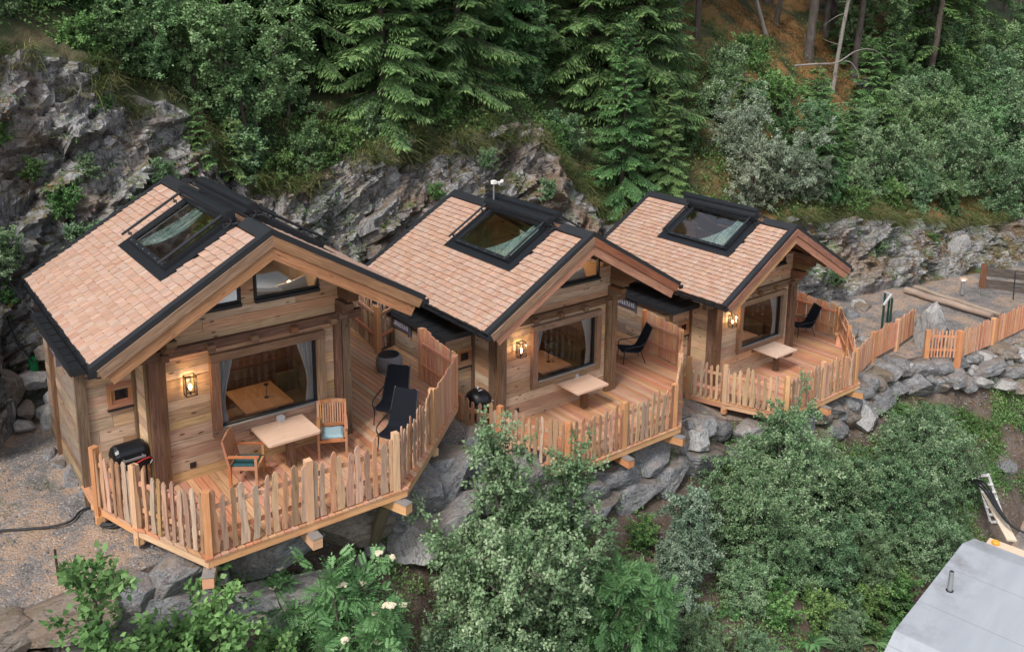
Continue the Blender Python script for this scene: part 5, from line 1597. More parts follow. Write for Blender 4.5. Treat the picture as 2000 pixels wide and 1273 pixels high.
def bush_mesh(seed, H, Rd, leafL=.09, leafW=.055, nleaf=16000, stems=5, nb=11, mat='bush', pinnate=False, spread=1.0, low=.2, sprout=.0, droop=.15, blossom=0):
    rg = np.random.RandomState(seed)
    segs, tw = [], []
    for i in range(stems):
        az = 2 * np.pi * (i + rg.uniform(-.3, .3)) / stems
        lean = rg.uniform(.12, .75) * spread * Rd / H
        d = np.array([np.cos(az) * lean, np.sin(az) * lean, 1.0])
        hh = H * rg.uniform(.7, 1.0)
        st = curve(rg.normal(0, .05 * Rd, 3) * [1, 1, 0] - [0, 0, .2], d, hh, 9, rg, .16, .08)
        segs.append((st, np.linspace(.028 * H ** .7, .006, 10)))
        for k in range(nb):
            t = low + (1 - low) * (k + rg.uniform(0, 1)) / nb
            f = t * 9; j = min(8, int(f)); p = st[j] + (st[j + 1] - st[j]) * (f - j)
            a2 = rg.uniform(0, 2 * np.pi)
            bl = Rd * rg.uniform(.35, .8) * (1 - .62 * t)
            br = curve(p, [np.cos(a2), np.sin(a2), rg.uniform(.1, .8)], bl, 6, rg, .28, .06)
            segs.append((br, np.linspace(.010 + .004 * H * (1 - t), .003, 7)))
            nt = max(3, int(bl * 7))
            for q in range(nt):
                u = (q + rg.uniform(.2, 1)) / nt; f2 = u * 6; j2 = min(5, int(f2)); pp = br[j2] + (br[j2 + 1] - br[j2]) * (f2 - j2)
                dd = unit(rg.normal(0, 1, 3) + unit(br[j2 + 1] - br[j2]) * .9 + [0, 0, .35])
                ln = rg.uniform(.18, .42) * (.5 + .18 * H)
                tw.append((pp, dd, ln))
        tw.append((st[-2], unit(st[-1] - st[-2]), .3)); tw.append((st[-3], unit(st[-1] - st[-3]), .3))
    TP = np.array([t[0] for t in tw]); TD = np.array([t[1] for t in tw]); TL = np.array([t[2] for t in tw])
    for i in range(0, len(tw), 2): segs.append((np.array([TP[i], TP[i] + TD[i] * TL[i] * .5, TP[i] + TD[i] * TL[i]]), np.array([.005, .004, .002])))
    V0, F0, T0 = [], [], []
    if not pinnate:
        ti = rg.randint(0, len(tw), nleaf); u = rg.uniform(.05, 1.05, nleaf) ** .8
        P = TP[ti] + TD[ti] * (TL[ti] * u)[:, None] + rg.normal(0, .018 + .006 * H, (nleaf, 3))
        D = unit(rg.normal(0, .75, (nleaf, 3)) + TD[ti] * .7 - [0, 0, droop])
        N = unit(rg.normal(0, .5, (nleaf, 3)) + [0, -.0, 1.0])
        L = leafL * rg.uniform(.6, 1.25, nleaf); Wd = leafW * rg.uniform(.7, 1.25, nleaf)
        V, F = leaf_quads(P, D, N, L, Wd)
        tc = rg.uniform(0, 1, len(tw))
        T = np.clip(.18 + .42 * tc[ti] + rg.uniform(-.14, .3, nleaf) + .12 * (u - .5), 0, 1)
    else:
        ns = nleaf // 14
        ti = rg.randint(0, len(tw), ns); u = rg.uniform(.1, 1.0, ns)
        B = TP[ti] + TD[ti] * (TL[ti] * u)[:, None]
        D = unit(rg.normal(0, .6, (ns, 3)) + TD[ti] * .8); N = unit(rg.normal(0, .35, (ns, 3)) + [0, 0, 1.0])
        S = unit(np.cross(D, N)); N = np.cross(S, D)
        Lr = leafL * 2.6 * rg.uniform(.7, 1.2, ns)
        tcol = np.clip(.25 + .35 * rg.uniform(0, 1, len(tw))[ti] + rg.uniform(-.1, .25, ns), 0, 1)
        Pl, Dl, Nl, Ll, Wl, Tl = [], [], [], [], [], []
        for k in range(7):
            f = .18 + .8 * k / 6
            ctr = B + D * (Lr * f)[:, None] - N * (Lr * .35 * f * f)[:, None]
            dv = unit(D - N * (.7 * f))
            for s in ((-1, 1) if k < 6 else (0,)):
                Pl.append(ctr); Dl.append(unit(dv * (.45 if s else 1) + S * s)); Nl.append(N); Ll.append(leafL * (1.0 - .35 * abs(f - .5)) * np.ones(ns)); Wl.append(leafW * np.ones(ns)); Tl.append(np.clip(tcol + rg.uniform(-.06, .06, ns), 0, 1))
        V, F = leaf_quads(np.concatenate(Pl), np.concatenate(Dl), np.concatenate(Nl), np.concatenate(Ll), np.concatenate(Wl)); T = np.concatenate(Tl)
    crown = np_mesh('crown', V, F, T); crown.materials.append(G[mat])
    trunk = bark_mesh('trunk', segs, 'bark', 5)
    fl = None
    if blossom:
        tops = np.argsort(-(TP[:, 2] + .6 * np.linalg.norm(TP[:, :2], axis=1)))[:blossom * 4]
        fl = [TP[i] + TD[i] * TL[i] for i in rg.permutation(tops)[:blossom]]
    return trunk, crown, fl
def spruce_mesh(seed, H, Rd, low=.02, mat='spruce', dens=1.25, bare=0.0):
    rg = np.random.RandomState(seed)
    segs = [(np.array([[0.03 * np.sin(z), .03 * np.cos(z * 1.3), z] for z in np.linspace(-.4, H, 14)]), np.linspace(.016 * H + .03, .012, 14))]
    P, D, N, L, Wd, T = [], [], [], [], [], []
    z = H * low + .25
    while z < H - .12:
        t = z / H
        rl = Rd * (1 - t) ** .85 * (1.0 if t > .12 else .85)
        nb = rg.randint(4, 7)
        a0 = rg.uniform(0, 6.28)
        for b in range(nb):
            az = a0 + 6.283 * b / nb + rg.uniform(-.3, .3)
            l = rl * rg.uniform(.62, 1.12) + .12
            up = rg.uniform(.0, .28) + .35 * t
            zz = z + rg.uniform(-.12, .12)
            h = np.array([np.cos(az), np.sin(az), 0.])
            s = np.linspace(0, 1, 8)[:, None]
            br = np.array([0, 0, zz]) + h * l * s + np.array([0, 0, 1.]) * l * (up * s - (.62 - .3 * t) * s ** 1.7 + .16 * s ** 4)
            segs.append((br, np.linspace(.012 + .004 * l, .004, 8)))
            side = np.array([-h[1], h[0], 0])
            nt = max(5, int(l * 13 * dens)); ct = rg.uniform(0, 1)
            for k in range(nt):
                f = .14 + .86 * (k + rg.uniform(0, .8)) / nt
                q = f * 7; j = min(6, int(q)); p = br[j] + (br[j + 1] - br[j]) * (q - j); bd = unit(br[min(7, j + 1)] - br[j])
                for sd in (-1, 1):
                    ln = (.16 + .40 * l * (1 - f) * (.5 + .5 * f) + .10) * rg.uniform(.7, 1.15)
                    d = unit(bd * .75 + side * sd * .9 + np.array([0, 0, -.28 + rg.uniform(-.2, .15)]))
                    n = unit(np.array([0, 0, 1.]) + rg.normal(0, .25, 3))
                    m = max(1, int(ln / .14))
                    for x in range(m):
                        P.append(p + d * ln * x / m + np.array([0, 0, -.05 * x * x / m])); D.append(unit(d + [0, 0, -.10 * x])); N.append(n); L.append(ln / m * 1.35); Wd.append(.052 - .013 * x / m)
                        T.append(.22 * ct + .30 * rg.rand() + (.30 if x == m - 1 else .0) + .08 * f)
                        # second sheet across the first so the spray is not flat
                        P.append(p + d * ln * x / m); D.append(unit(d + np.cross(n, d) * rg.choice((-.55, .55)) + [0, 0, -.3])); N.append(np.cross(d, n) * .6 + n * .8); L.append(ln / m * 1.0); Wd.append(.045)
                        T.append(.18 * ct + .28 * rg.rand())
            P.append(br[-1]); D.append(unit(br[-1] - br[-2])); N.append(np.array([0, 0, 1.])); L.append(.2); Wd.append(.08); T.append(.9)
        z += rg.uniform(.26, .42) * (.7 + .03 * H)
    P, D, N = np.array(P), np.array(D), unit(np.array(N))
    V, F = leaf_quads(P, D, N, np.array(L), np.array(Wd))
    crown = np_mesh('crown', V, F, np.clip(np.array(T), 0, 1)); crown.materials.append(G[mat])
    return bark_mesh('trunk', segs, 'bark', 6), crown
def plant(name, meshes, a, b, sc, rz, lab, cat, group=None, z=None, tilt=(0, 0)):
    t = thing(name, lab, cat, W(a, b, (ground_z(a, b) if z is None else z) - .1), rz, group)
    t.rotation_euler = (tilt[0], tilt[1], rz)
    t.scale = sc if hasattr(sc, '__len__') else (sc, sc, sc)
    mesh_obj('trunk', meshes[0], t); mesh_obj('crown', meshes[1], t)
    return t
rg = random.Random(101)
# ---- spruces
SP = [spruce_mesh(1, 9.0, 2.3), spruce_mesh(2, 9.5, 2.5), spruce_mesh(3, 8.5, 2.2), spruce_mesh(4, 9.0, 2.6)]
SPY = [spruce_mesh(7, 3.6, 1.25), spruce_mesh(8, 3.2, 1.2)]
front_spruces = [
 (9.6, 10.0, 0, 1.0, 'young spruce whose lit boughs hang over the grassy bank behind the near and middle cabins'),
 (13.0, 10.7, 1, 1.0, 'spruce with a visible thin stem straight above the middle cabin roof'),
 (11.2, 11.6, 2, 1.1, 'spruce squeezed between the two bright spruces above the middle cabin'),
 (22.3, 11.0, 3, 1.25, 'tallest bright green spruce, standing behind the farthest cabin'),
 (21.0, 12.6, 1, 1.2, 'spruce standing close on the left of the tallest bright spruce'),
 (19.4, 8.7, 0, .72, 'broad low spruce with boughs reaching the farthest cabin ridge'),
 (21.4, 8.3, 2, .55, 'small spruce between the farthest cabin roof and the silvery bushes'),
 (16.2, 12.6, 2, 1.0, 'shaded spruce above the mossy rock shoulder'),
 (8.0, 11.9, 3, .95, 'spruce behind the pale green birch'),
 (1.0, 11.0, 1, .8, 'dark spruce above the cliff at the upper left'),
 (-1.0, 10.6, 2, .8, 'dark spruce at the upper left corner'),
 (3.4, 11.6, 0, .8, 'spruce between the upper left bushes and the pale birch'),
 (24.6, 12.4, 2, 1.15, 'spruce on the right side of the tallest bright spruce'),
]
for i, (a, b, m, s, lab) in enumerate(front_spruces):
    plant('spruce_tree', SP[m], a, b, (s, s, s * 1.12), i * 1.9, lab, 'tree', 'spruces above the cliff')
back = [(4.5, 14.5), (6.6, 13.4), (8.6, 15.2), (10.8, 14.6), (12.6, 13.9), (14.6, 15.8), (17.4, 15.2), (19.4, 16.2), (22.0, 16.0), (2.0, 13.6), (.0, 13.2), (-1.8, 12.6), (6.0, 17.5), (10.0, 18.0), (14.0, 19.0), (18.0, 19.4), (24.5, 17.2), (3.0, 17.5), (13.2, 12.6), (18.6, 13.4), (-3.4, 11.4), (-3.0, 14.5), (12.2, 16.4), (16.0, 17.4), (20.8, 18.2), (8.2, 17.2)]
for i, (a, b) in enumerate(back):
    s = rg.uniform(.9, 1.15)
    plant('spruce_tree', SP[i % 4], a, b, (s * 1.05, s * 1.05, s * 1.1), rg.uniform(0, 6), 'dark spruce in the dense stand at the top of the picture, behind the bright spruces', 'tree', 'spruces of the dense dark stand')
for a, b, m, s, lab in ((29.3, 6.4, 0, 1.0, 'young dark spruce beside the silvery bushes'), (31.0, 6.9, 1, .9, 'young spruce among the shrubs right of the silvery bushes'), (33.0, 7.6, 0, .9, 'young spruce below the orange mossy bank'), (4.0, 8.7, 1, .55, 'tiny spruce rooted in the notch of the cliff above the near cabin'), (27.6, 9.6, 1, .8, 'young spruce on the green slope above the silvery bushes'), (2.9, 8.3, 0, .5, 'tiny dark spruce in the cleft left of the notch'), (34.0, 10.4, 1, .9, 'young spruce standing on the orange bank'), (40.4, 11.6, 0, 1.1, 'young spruce in front of the rock slab at the upper right'), (43.0, 12.0, 1, 1.3, 'young spruce right of the rock slab at the upper right'), (36.0, 8.0, 0, 1.0, 'young spruce above the torn stump'), (48.0, 11.4, 1, 1.4, 'young spruce right of the dark trunk with the pale foot'), (32.2, 8.8, 0, .9, 'young spruce at the lower edge of the orange bank')):
    plant('young_spruce', SPY[m], a, b, s, a, lab, 'tree', 'young spruces on the slope')
# ---- tall trunks at the upper right with crowns high above
def tall_mesh(seed, H, r, bare, dead=10, mat='bark', crown=True, low_bough=0):
    rg2 = np.random.RandomState(seed)
    pts = np.array([[.04 * np.sin(z * .7 + seed), .04 * np.cos(z * .5), z] for z in np.linspace(-.6, H, 16)])
    segs = [(pts, np.linspace(r * 1.15, r * .35, 16))]
    segs[0][1][0] = r * 1.6
    for k in range(dead):
        z = rg2.uniform(.8, bare); az = rg2.uniform(0, 6.28); l = rg2.uniform(.4, 1.5)
        segs.append((curve([0, 0, z], [np.cos(az), np.sin(az), rg2.uniform(-.4, .3)], l, 5, rg2, .2, -.08), np.linspace(.02, .005, 6)))
    tr = bark_mesh('trunk', segs, mat, 8)
    P, D, N, L, Wd, T = [], [], [], [], [], []
    zs = list(np.arange(bare, H, .45)) + list(rg2.uniform(2.5, bare, low_bough))
    for z in zs:
        for b in range(5 if z >= bare else 2):
            az = rg2.uniform(0, 6.28); l = 2.6 * (1 - max(0, z - bare) / (H - bare + 2)) * rg2.uniform(.6, 1.1)
            h = np.array([np.cos(az), np.sin(az), 0]); sd = np.array([-h[1], h[0], 0])
            for f in np.linspace(.2, 1, int(8 * l) + 3):
                p = np.array([0, 0, z]) + h * l * f + np.array([0, 0, -.35 * l * f ** 1.6])
                for s in (-1, 1):
                    for q in range(3):
                        P.append(p + rg2.normal(0, .05, 3)); D.append(unit(h * .6 + sd * s * .9 + [0, 0, -.3] + rg2.normal(0, .25, 3))); N.append(unit(np.array([0, 0, 1.]) + rg2.normal(0, .3, 3))); L.append(.25 + .3 * (1 - f)); Wd.append(.09); T.append(rg2.rand() * .6 + .15)
    V, F = leaf_quads(np.array(P), np.array(D), np.array(N), np.array(L), np.array(Wd))
    cr = np_mesh('crown', V, F, np.array(T)); cr.materials.append(G['spruce'])
    return tr, cr
TM = [tall_mesh(21, 17, .125, 8, 8), tall_mesh(22, 16, .085, 7, 12, 'paleb'), tall_mesh(23, 18, .25, 9, 9), tall_mesh(24, 17, .17, 6.5, 8, 'bark', True, 7), tall_mesh(25, 15, .11, 5.5, 8, 'bark', True, 5)]
talls = [
 (27.1, 14.6, 1, 1.0, (0, 0), 'thin pale trunk just right of the tallest bright spruce'),
 (27.3, 13.5, 0, 1.0, (0, .02), 'grey trunk in the middle of three at the top, right of the tallest spruce'),
 (30.0, 14.8, 0, 1.15, (0, .03), 'rightmost of the three grey trunks beside the tallest spruce'),
 (37.6, 16.4, 1, 1.3, (.1, -.33), 'pale trunk leaning steeply left over the orange bank'),
 (39.8, 17.6, 0, 1.2, (0, .16), 'grey trunk leaning right at the top of the orange bank'),
 (39.9, 15.2, 2, 1.0, (0, .04), 'thick dark trunk at the top of the orange mossy bank'),
 (38.6, 12.6, 1, 1.25, (0, .09), 'slim pale slanting trunk with broken dead branches'),
 (42.0, 13.6, 2, .75, (0, .03), 'dark trunk behind the slim slanting pale trunk'),
 (46.7, 13.8, 3, 1.0, (0, .04), 'dark trunk among drooping boughs right of the slab of rock'),
 (46.1, 11.5, 3, 1.05, (0, .06), 'dark trunk with a pale foot standing in the green shrubs at the right'),
 (50.0, 14.0, 4, 1.1, (0, .05), 'thin trunk behind the dark trunk in the green shrubs'),
 (56.0, 14.5, 4, 1.2, (0, .05), 'trunk near the upper right with drooping boughs'),
 (65.0, 16.0, 0, 1.5, (0, .05), 'grey trunk close to the upper right corner'),
 (69.0, 17.5, 0, 1.5, (0, .03), 'grey trunk in the upper right corner'),
]
for i, (a, b, m, s, tl, lab) in enumerate(talls):
    t = plant('conifer_tree', TM[m], a, b, s, 0.0, lab, 'tree', 'tall conifers on the right slope', tilt=(tl[0], tl[1]))
for i, (a, b, m) in enumerate(((44, 17, 3), (49, 17.5, 4), (54, 18, 3), (60, 18.5, 4), (35, 19, 4), (31, 18.5, 3), (42, 20, 2), (63, 21, 3), (72, 20, 4), (57, 20.5, 2), (48.5, 19.5, 2), (78, 22, 3), (52.5, 15.5, 3), (59, 16.2, 3), (26, 17.5, 2), (38, 21, 3), (33.5, 22, 4), (28.5, 20, 3))):
    plant('conifer_tree', TM[m], a, b, 1.2, i * 1.3, 'dark conifer deep in the wood along the upper right edge of the picture', 'tree', 'conifers deep in the right wood')
for a, b, m, s, lab in ((44.2, 15.2, 1, .75, 'spruce with hanging boughs behind the rock slab at the upper right'), (48.6, 14.4, 2, .7, 'spruce between two dark trunks at the upper right'), (53.5, 13.2, 0, .65, 'spruce at the right above the pale shrubs'), (62, 13.5, 3, .75, 'spruce below the upper right corner')):
    plant('spruce_tree', SP[m], a, b, s, a, lab, 'tree', 'spruces on the right slope')
# dead branch across the slim trunk
mb = MB(900); o0 = W(38.4, 12.3, ground_z(38.6, 12.6) + .5)
mb.tube(soft([o0 + Vector(p) for p in ((-2.4, -.3, .95), (-1.2, -.2, 1.05), (-.1, -.2, 1.15), (.9, -.1, 1.75), (1.9, 0, 1.8), (2.9, .1, 1.0))]), [.07 - .0022 * k for k in range(31)], 6)
mb.tube(soft([o0 + Vector(p) for p in ((-.4, -.2, 1.1), (.5, -.1, 1.2), (1.0, 0, .8), (1.2, 0, .3))]), .025, 5)
tag(mb.build('dead_branch', M['paleb']), 'pale dead branch lying across the slim slanting trunk', 'branch')
mb = MB(901); o0 = W(37.0, 6.6, ground_z(37.0, 6.6) - .2)
for k in range(7):
    an = k * .9; mb.tube([o0 + Vector((.1 * math.cos(an), .1 * math.sin(an), 0)), o0 + Vector((.12 * math.cos(an), .1 * math.sin(an), .5)), o0 + Vector((.14 * math.cos(an * 2), .1 * math.sin(an), .75 + .12 * (k % 4)))], [.11, .09, .01], 6)
tag(mb.build('torn_stump', M['fascia']), 'torn orange brown tree stump in the shrubs at the right', 'stump')
# ---- broadleaved trees and bushes behind
B_birch = [bush_mesh(41, 5.4, 1.7, .10, .07, 15000, 4, 13, 'birch', low=.15), bush_mesh(42, 4.6, 1.6, .10, .07, 12000, 4, 12, 'birch', low=.1)]
B_bush = [bush_mesh(43, 2.2, 1.4, .10, .06, 9000, 6, 9, 'bush', low=.05), bush_mesh(44, 2.6, 1.5, .10, .06, 10000, 6, 9, 'dark', low=.05), bush_mesh(48, 1.5, 1.2, .09, .055, 6000, 6, 7, 'cover', low=.02)]
B_silver = [bush_mesh(45, 3.4, 1.9, .11, .05, 16000, 7, 10, 'silver', low=.05), bush_mesh(46, 3.8, 2.1, .11, .05, 17000, 7, 11, 'silver', low=.05)]
B_right = [bush_mesh(47, 4.2, 2.0, .12, .065, 15000, 6, 11, 'bush', low=.05), bush_mesh(49, 3.6, 2.0, .12, .06, 17000, 6, 11, 'birch', low=.05)]
bl = [
 (4.9, 9.5, B_birch[0], 1.05, 'pale green birch leaning out above the notch in the cliff', 'birch_tree', 'tree'),
 (6.6, 10.8, B_birch[1], .95, 'second pale birch standing right behind the leaning one', 'birch_tree', 'tree'),
 (2.2, 9.6, B_birch[1], .8, 'bright bush at the top of the cliff, upper left', 'broadleaf_bush', 'bush'),
 (3.6, 10.0, B_birch[0], .75, 'bright bush between the upper left bush and the birch', 'broadleaf_bush', 'bush'),
 (1.2, 9.2, B_bush[1], .8, 'dark green bush at the cliff edge, upper left', 'broadleaf_bush', 'bush'),
 (17.6, 12.4, B_birch[1], .9, 'pale leafy tree in the gap left of the tallest spruce', 'birch_tree', 'tree'),
 (14.6, 13.0, B_birch[0], .9, 'pale leafy tree among the spruces above the middle cabin', 'birch_tree', 'tree'),
 (4.4, 8.9, B_bush[0], .8, 'bush in the notch directly above the near cabin ridge', 'broadleaf_bush', 'bush'),
 (5.4, 8.8, B_bush[2], .9, 'low bush hanging over the cliff right of the near cabin ridge', 'broadleaf_bush', 'bush'),
 (6.5, 9.0, B_bush[1], .75, 'dark bush on the grassy bank right of the birch', 'broadleaf_bush', 'bush'),
 (7.7, 9.2, B_bush[2], .9, 'low bush on the bank over the pale rock face', 'broadleaf_bush', 'bush'),
 (24.6, 6.5, B_silver[0], 1.0, 'silvery willow bush touching the farthest cabin roof', 'willow_bush', 'bush'),
 (26.2, 6.3, B_silver[1], .95, 'silvery willow bush behind the farthest cabin gable', 'willow_bush', 'bush'),
 (25.6, 8.3, B_silver[1], .95, 'upper silvery willow bush beside the tallest spruce', 'willow_bush', 'bush'),
 (27.6, 5.9, B_silver[0], .7, 'small silvery willow at the right end of the silvery bushes', 'willow_bush', 'bush'),
 (28.6, 8.0, B_bush[1], 1.0, 'green bush above the silvery willows', 'broadleaf_bush', 'bush'),
 (32.4, 6.2, B_right[0], .8, 'green shrub on the rocky bank under the orange slope', 'broadleaf_bush', 'bush'),
 (34.6, 6.2, B_right[0], .9, 'green shrub above the grey rock bank at the right', 'broadleaf_bush', 'bush'),
 (34.6, 8.4, B_right[1], .85, 'light green shrub below the rock slab', 'broadleaf_bush', 'bush'),
 (37.2, 7.4, B_right[1], 1.0, 'light green shrub above the torn stump', 'broadleaf_bush', 'bush'),
 (39.6, 6.2, B_right[0], 1.0, 'dense green shrub above the grey plank wall', 'broadleaf_bush', 'bush'),
 (40.0, 9.0, B_right[1], 1.05, 'light green shrub left of the dark trunk with the pale foot', 'broadleaf_bush', 'bush'),
 (42.4, 6.4, B_right[0], 1.1, 'dense shrub at the right edge above the plank wall', 'broadleaf_bush', 'bush'),
 (43.4, 9.0, B_right[1], 1.1, 'light green leafy shrub right of the dark trunk with the pale foot', 'broadleaf_bush', 'bush'),
 (46.5, 8.2, B_right[1], 1.15, 'light green leafy shrub at the right edge of the picture', 'broadleaf_bush', 'bush'),
 (48.5, 10.4, B_right[1], 1.15, 'light green leafy shrub at the right edge, higher up the slope', 'broadleaf_bush', 'bush'),
 (52.0, 10.8, B_right[0], 1.2, 'green shrub high at the right edge', 'broadleaf_bush', 'bush'),
 (45.4, 5.2, B_right[0], 1.1, 'dark shrub at the right edge over the end of the terrace', 'broadleaf_bush', 'bush'),
 (37.4, 8.8, B_bush[1], .9, 'dark green bush under the slim slanting trunk', 'broadleaf_bush', 'bush'),
 (31.0, 8.2, B_bush[1], .8, 'dark green bush at the foot of the orange bank', 'broadleaf_bush', 'bush'),
 (45.5, 13.2, B_birch[0], 1.3, 'bright leafy tree among the dark trunks at the upper right', 'birch_tree', 'tree'),
 (50.5, 12.2, B_birch[1], 1.2, 'bright leafy tree at the upper right edge of the shrubs', 'birch_tree', 'tree'),
 (56.5, 11.6, B_right[1], 1.3, 'light green leafy shrub near the upper right corner', 'broadleaf_bush', 'bush'),
 (33.2, 5.5, B_bush[2], 1.0, 'low shrub on top of the grey rock bank', 'broadleaf_bush', 'bush'),
 (30.0, 5.2, B_bush[2], .9, 'low shrub over the rock bank behind the board screen', 'broadleaf_bush', 'bush'),
 (28.6, 10.0, B_bush[0], 1.0, 'green bush at the left foot of the orange bank', 'broadleaf_bush', 'bush'),
 (27.4, 11.0, B_birch[1], .5, 'light bush between the grey trunks and the silvery willows', 'broadleaf_bush', 'bush'),
 (44.4, 11.4, B_right[1], 1.0, 'light green leafy shrub at the left of the dark trunk with the pale foot', 'broadleaf_bush', 'bush'),
 (48.4, 12.8, B_right[0], 1.0, 'leafy shrub behind the dark trunk with the pale foot', 'broadleaf_bush', 'bush'),
 (36.4, 5.9, B_right[0], .8, 'dark shrub over the earth bank with the stuck boulder', 'broadleaf_bush', 'bush'),
 (30.6, 7.8, B_right[0], .75, 'rounded shrub right of the silvery willows', 'broadleaf_bush', 'bush'),
 (42.6, 4.9, B_right[0], .9, 'dark shrub hanging over the plank wall', 'broadleaf_bush', 'bush'),
 (49.6, 7.6, B_right[0], 1.2, 'broad green shrub low at the right edge', 'broadleaf_bush', 'bush'),
 (26.0, 10.0, B_bush[0], 1.1, 'bush at the right foot of the tallest bright spruce', 'broadleaf_bush', 'bush'),
 (23.6, 9.2, B_bush[1], 1.0, 'dark bush at the left foot of the tallest bright spruce', 'broadleaf_bush', 'bush'),
 (8.8, 9.6, B_bush[0], .7, 'bush on the bank right under the bright spruce', 'broadleaf_bush', 'bush'),
 (11.8, 9.8, B_bush[2], 1.0, 'low bush between the two bright spruces on the bank', 'broadleaf_bush', 'bush'),
 (.2, 9.0, B_bush[2], .9, 'low bush at the cliff edge right of the upper left grass', 'broadleaf_bush', 'bush'),
 (17.6, 10.2, B_bush[0], 1.0, 'green bush in the gully left of the farthest cabin roof', 'broadleaf_bush', 'bush'),
 (16.8, 9.8, B_bush[2], 1.0, 'low bush on the right flank of the mossy rock shoulder', 'broadleaf_bush', 'bush'),
 (29.0, 11.8, B_bush[0], 1.2, 'green bush at the foot of the rightmost of the three grey trunks', 'broadleaf_bush', 'bush'),
 (31.0, 10.6, B_bush[2], 1.5, 'low green bush at the left end of the orange bank', 'broadleaf_bush', 'bush'),
 (33.0, 13.6, B_bush[2], 1.4, 'low green bush at the top of the orange bank', 'broadleaf_bush', 'bush'),
 (36.2, 11.6, B_bush[0], .7, 'small bush in the middle of the orange bank', 'broadleaf_bush', 'bush'),
 (41.0, 9.8, B_right[0], .9, 'leafy shrub in front of the rock slab', 'broadleaf_bush', 'bush'),
 (45.0, 10.0, B_right[0], 1.0, 'leafy shrub touching the pale foot of the dark trunk', 'broadleaf_bush', 'bush'),
 (51.0, 9.2, B_right[0], 1.2, 'leafy shrub on the right edge above the broad green shrub', 'broadleaf_bush', 'bush'),
 (54.5, 12.6, B_birch[1], 1.2, 'bright leafy tree left of the upper right corner', 'birch_tree', 'tree'),
 (59.0, 13.4, B_birch[0], 1.2, 'bright leafy tree in the upper right corner', 'birch_tree', 'tree'),
 (43.6, 14.6, B_birch[1], 1.1, 'bright leafy tree right behind the rock slab', 'birch_tree', 'tree'),
 (-1.6, 9.3, B_bush[0], .7, 'bush at the cliff edge in the upper left corner', 'broadleaf_bush', 'bush'),
 (-2.6, 8.8, B_bush[2], .9, 'low bush at the left picture edge on top of the cliff', 'broadleaf_bush', 'bush'),
 (28.6, 5.5, B_bush[1], .7, 'shrub drooping over the rock right of the farthest gable', 'broadleaf_bush', 'bush'),
 (30.6, 5.6, B_right[0], .55, 'rounded shrub drooping over the rock above the board screen', 'broadleaf_bush', 'bush'),
 (35.4, 5.3, B_right[0], .6, 'rounded shrub drooping over the rock behind the path light', 'broadleaf_bush', 'bush'),
 (37.8, 5.2, B_bush[1], .9, 'dark shrub drooping over the rock left of the plank wall', 'broadleaf_bush', 'bush'),
 (33.4, 7.4, B_right[0], .8, 'leafy shrub left of the torn stump', 'broadleaf_bush', 'bush'),
]
for i, (a, b, m, s, lab, nm, cat) in enumerate(bl):
    plant(nm, m, a, b, s, i * 2.1, lab, cat, 'bushes and leafy trees on the slope')
# little plants rooted in the rock face
for i, (a, b, z, s, lab) in enumerate(((-.9, 7.0, 4.1, .62, 'largest fern green tuft on the rock face left of the near cabin roof'), (-.55, 6.6, 2.9, .6, 'tuft of green plants low on the rock face beside the near roof'), (.9, 6.9, 3.9, .4, 'small tuft on the rock face just left of the near cabin ridge'), (9.9, 6.8, .7, .35, 'small tuft on the rock between the near and the middle roof'), (-2.6, 6.4, 2.0, .6, 'leafy tuft on the rocks by the left edge under the cables'), (-2.4, 6.1, 3.2, .55, 'leafy tuft at the left edge above the tan rock'), (-2.0, 7.5, 5.9, .4, 'small tuft high on the rock face at the upper left'), (26.6, 3.6, -1.9, .5, 'small green bush at the foot of the rock bank behind the green railing'), (23.6, 4.6, -1.0, .6, 'bush at the rock foot between the farthest cabin and the board screen'), (25.0, 4.3, -1.2, .6, 'bush leaning out behind the board screen'), (10.4, 8.0, 2.9, .4, 'tuft growing in a cleft over the middle roof'), (30.8, 4.4, -1.4, .4, 'tuft on the rock bank above the logs'), (-1.4, 7.4, 5.0, .4, 'tuft on a ledge in the upper half of the left rock face'), (-.2, 7.3, 4.9, .35, 'little tuft between the two larger ones on the left rock face'), (-2.6, 7.2, 4.6, .45, 'tuft at the left edge of the rock face, half way up'), (1.6, 7.2, 4.4, .45, 'tuft on the rock face over the rear corner of the near roof'), (.4, 7.9, 6.4, .4, 'tuft under the bushes at the top of the left rock face'), (12.6, 8.2, 3.6, .4, 'tuft on the rock above the middle cabin mast'), (8.2, 7.6, 2.2, .35, 'tuft on the pale rock between two roofs'), (14.8, 7.6, 2.4, .4, 'tuft on the rock right of the middle skylight'), (34.4, 3.9, -1.6, .45, 'tuft on the rock bank behind the path light'))):
    plant('rock_plant', B_bush[2] if i % 2 == 0 else B_bush[0], a, b, s, i * 1.7, lab, 'plant', 'plants rooted in the rock face', z=z)
# ---- bushes in front, below the decks
def fplant(name, m, a, b, s, rz, lab, cat='bush', group=None, z=None): return plant(name, m, a, b, s, rz, lab, cat, group, z)
F_fresh = bush_mesh(61, 2.3, 1.35, .115, .075, 3800, 6, 9, 'fresh', low=.15, droop=.05)
F_sap = bush_mesh(62, 3.2, .8, .11, .07, 1600, 1, 15, 'fresh', low=.35, droop=.05, spread=.1)
F_rowan = bush_mesh(63, 2.9, 1.5, .085, .028, 34000, 7, 11, 'rowan', True, low=.08, blossom=17)
F_big = [bush_mesh(64, 3.6, 2.4, .075, .052, 33000, 9, 14, 'bush', low=.05), bush_mesh(65, 3.3, 2.1, .075, .052, 28000, 9, 13, 'bush', low=.05), bush_mesh(68, 4.4, 1.9, .075, .052, 28000, 7, 14, 'bush', low=.08)]
F_pin = bush_mesh(66, 3.6, 1.35, .085, .028, 52000, 6, 14, 'rowan', True, low=.05)
